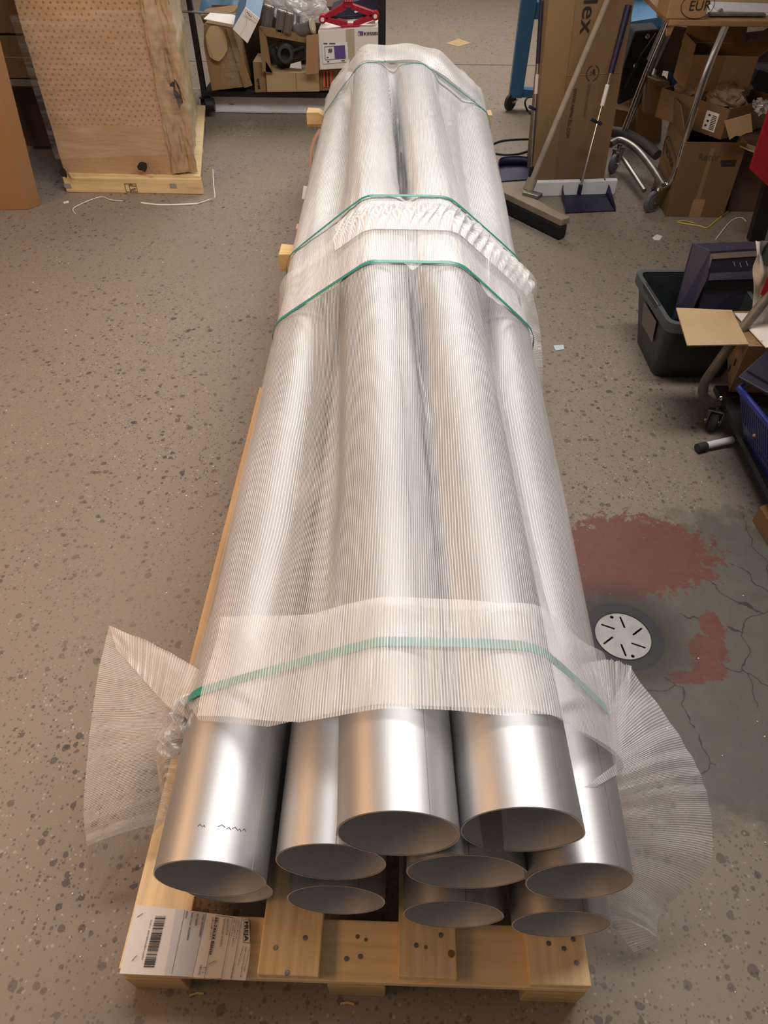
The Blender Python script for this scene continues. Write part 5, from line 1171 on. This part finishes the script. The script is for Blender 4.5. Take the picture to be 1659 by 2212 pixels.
# near trolley tube
nt_c = thing('tube_trolley', 'worn grey tubular trolley frame with a caster, at the right edge', 'trolley', (1.1, 1.6, 0))
pth = [PY(1720, 560, 1.72), PY(1662, 636, 1.70), PY(1595, 722, 1.68), PY(1543, 795, 1.66), PY(1522, 828, 1.655), PY(1520, 856, 1.65), PY(1543, 872, 1.65), PY(1580, 866, 1.66), PY(1640, 855, 1.70)]
MB().tube(smoothpath(pth, 7), .0155, 18).build('bent_tube', mat('worn_grey_paint', (.17, .155, .13), .45, .3, var=.3, nscale=40), nt_c, smooth='auto')
pc = PY(1552, 874, 1.65); caster(nt_c, Vector((pc.x, pc.y, pc.z)), .036, -1.9, DULL, .03, RUBBER)
MB().lathe(PY(1558, 862, 1.64), (0, 0, 1), [(.001, .010), (.007, .008), (.008, 0)], 10).build('bolt', CHROME, nt_c)
MB().box((1.35, 1.45, .105), (.45, .55, .02)).build('base_shelf', BLACK, nt_c)
t_ = thing('white_tube', 'white tube foot with a black cap sticking out on the floor', 'tube', P(1545, 958, .02))
MB().tube([P(1524, 963, .018), P(1582, 950, .022)], .012, 14).build('tube', WBOARD, t_, smooth='auto')
MB().tube([P(1506, 968, .018), P(1525, 963, .018)], .0145, 14).build('cap', RUBBER, t_, smooth='auto')
# blue basket
bk = thing('blue_basket', 'bright blue slotted plastic basket under the dark lid at the right edge', 'basket', (1.25, 1.35, 0))
zt_ = .30
A_, B_, C_, D_ = P(1596, 838, zt_), P(1720, 990, zt_), P(1800, 900, zt_), P(1680, 800, zt_)
A0, B0_ = P(1612, 990, .03), P(1700, 1180, .03)
nn = 9; m = MB()
MB().tube([A_, B_, C_], .010, 8).build('rim', BLUEB, bk)
MB().tube([A_, D_], .010, 8).build('rim', BLUEB, bk)
for k in range(24):
    u0 = k / 24; u1 = u0 + .028; pt = lambda u, v: A_.lerp(B_, u).lerp(A0.lerp(B0_, u), v)
    MB().plate([pt(u0, .05), pt(u1, .05), pt(u1, .98), pt(u0, .98)], .004).build('slat', BLUEB, bk)
for (v0, v1) in ((0, .16), (.44, .56), (.82, 1.0)):
    pt = lambda u, v: A_.lerp(B_, u).lerp(A0.lerp(B0_, u), v); MB().plate([pt(0, v0), pt(1, v0), pt(1, v1), pt(0, v1)], .005).build('band', BLUEB, bk)
MB().poly([A0, B0_, B0_ + Vector((.25, .1, 0)), A0 + Vector((.3, .2, 0))], .006, (0, 0, 1)).build('basket_floor', BLUEB, bk)
t_ = thing('dark_lid', 'dark navy slatted lid lying on the blue basket', 'lid', P(1640, 800, .33))
MB().plate([P(1592, 820, .325), P(1700, 880, .325), P(1760, 800, .34), P(1655, 762, .34)], .012).build('lid_panel', NAVYD, t_, bevel=.003)
MB().plate([P(1612, 803, .340), P(1710, 858, .342), P(1716, 852, .342), P(1618, 798, .340)], .006).build('lid_rib', NAVYD, t_)
t_ = thing('wood_shaving', 'small orange wood splinter caught on the blue basket', 'wood', P(1645, 945, .16))
MB().tube([P(1627, 940, .2), P(1643, 942, .2), P(1668, 952, .19)], [.004, .007, .005], 6).build('splinter', PINEP, t_)
t_ = thing('carton', 'brown cardboard carton corner on the floor at the lower right edge', 'box', P(1640, 1120, 0))
MB().hexa([P(1624, 1124, 0), P(1680, 1215, 0), P(1780, 1180, 0), P(1740, 1080, 0), P(1624, 1124, 0) + Vector((0, 0, .06)), P(1680, 1215, 0) + Vector((0, 0, .06)), P(1780, 1180, 0) + Vector((0, 0, .06)), P(1740, 1080, 0) + Vector((0, 0, .06))]).build('carton_body', CARDO, t_, bevel=.002)

# ------------------------------------------------------------------ floor litter and strings
def flat(label, pts, m_, name='paper_scrap', cat='scrap', h=.002):
    q = [P(a, b_, 0.0005) for a, b_ in pts]; o = MB().poly(q[::-1] if (q[1] - q[0]).cross(q[2] - q[0]).z < 0 else q, h, (0, 0, 1)).build(name, m_, None, org=tuple(q[0])); return tag(o, label, cat)
flat('pale cardboard scrap on the floor beyond the bundle', [(963, 94), (990, 84), (1018, 93), (990, 101)], CARDL, 'cardboard_scrap')
flat('small white paper scrap on the floor below the large tall carton', [(1409, 514), (1419, 507), (1431, 511), (1424, 520), (1413, 519)], WHITE)
flat('small bluish paper scrap on the floor right of the bundle', [(1195, 747), (1217, 745), (1219, 755), (1200, 758)], mat('pale_blue_paper', (.55, .62, .66), .6))
flat('tiny white chip on the floor before the patterned crate', [(136, 437), (148, 434), (149, 438), (138, 440)], WHITE)
flat('tiny white paper chip stuck on the left flank floor', [(656, 402), (668, 404), (664, 432), (652, 430)], WHITE)
cable('white plastic strip bent on the floor in front of the patterned crate', [P(163, 462, .004), P(161, 448, .004), P(214, 426, .004), P(240, 432, .004), P(265, 434, .004)], .0022, WHITE, 'plastic_strip', 'strip')
cable('bright white plastic strip lying right of the bent one', [P(305, 438, .004), P(340, 442, .004), P(385, 442, .004), P(426, 440, .004)], .0045, WHITE, 'plastic_strip', 'strip')
cable('thin white strip standing at the right corner of the crate pallet', [P(426, 440, .004), P(455, 430, .01), P(464, 425, .03), P(461, 395, .05), P(460, 366, .05)], .0022, WHITE, 'plastic_strip', 'strip')
cable('yellow twine on the floor before the large tall carton', [P(1463, 480, .004), P(1485, 484, .004), P(1510, 488, .004), P(1527, 492, .004), P(1540, 482, .004), P(1555, 470, .004), P(1572, 457, .006)], .0032, YELLOW, 'twine', 'string')
cable('white string on the floor at the right of the yellow twine', [P(1546, 517, .004), P(1578, 478, .004), P(1600, 470, .004), P(1612, 478, .004)], .0028, WHITE, 'string', 'string')
cable('small yellow strand beside the yellow twine', [P(1462, 478, .004), P(1480, 477, .006), P(1500, 482, .004)], .0025, YELLOW, 'twine', 'string')
t_ = MB().tube(smoothpath([PY(692, 278, 3.70), PY(680, 300, 3.70), PY(672, 330, 3.70), PY(672, 366, 3.70)], 5), .010, 4).build('ribbon', PEACH, None, org=tuple(PY(672, 340, 3.7))); tag(t_, 'peach coloured ribbon end hanging below the far batten on the left', 'ribbon')
t_ = MB().box(PY(645, 505, 2.42), (.012, .04, .06)).build('wood_chip', PEACH, None, org=tuple(PY(645, 505, 2.42))); tag(t_, 'small pinkish tag sticking out of the left flank above the middle batten', 'tag')
random.seed(11)
cr_ = MB()
for k in range(500):
    x = random.uniform(-1.6, 1.1); y = random.uniform(-.2, 4.5); s_ = random.uniform(.0015, .0035)
    if -.45 < x < .47 and y < 4.1: continue
    if (x - .647) ** 2 + (y - .782) ** 2 < .012: continue
    cr_.box((x, y, s_ * .4), (s_, s_ * random.uniform(.6, 1.6), s_ * .8), random.uniform(0, 3))
o = cr_.build('crumbs', WHITE); tag(o, 'tiny pale crumbs and dust specks scattered over the concrete floor', 'crumbs'); o['kind'] = 'stuff'
for i, (pts, l_) in enumerate((([(410, 2150), (440, 2146)], 'thin pale wood splinter on the floor below the freight label'), ([(735, 2168), (765, 2169)], 'thin pale wood splinter on the floor below the middle pallet block'))):
    a, b_ = P(*pts[0], .003), P(*pts[1], .003); o = MB().tube([a, (a + b_) / 2 + Vector((0, .002, 0)), b_], .0018, 5).build('splinter', PINEP, None, org=tuple(a)); tag(o, l_, 'splinter')
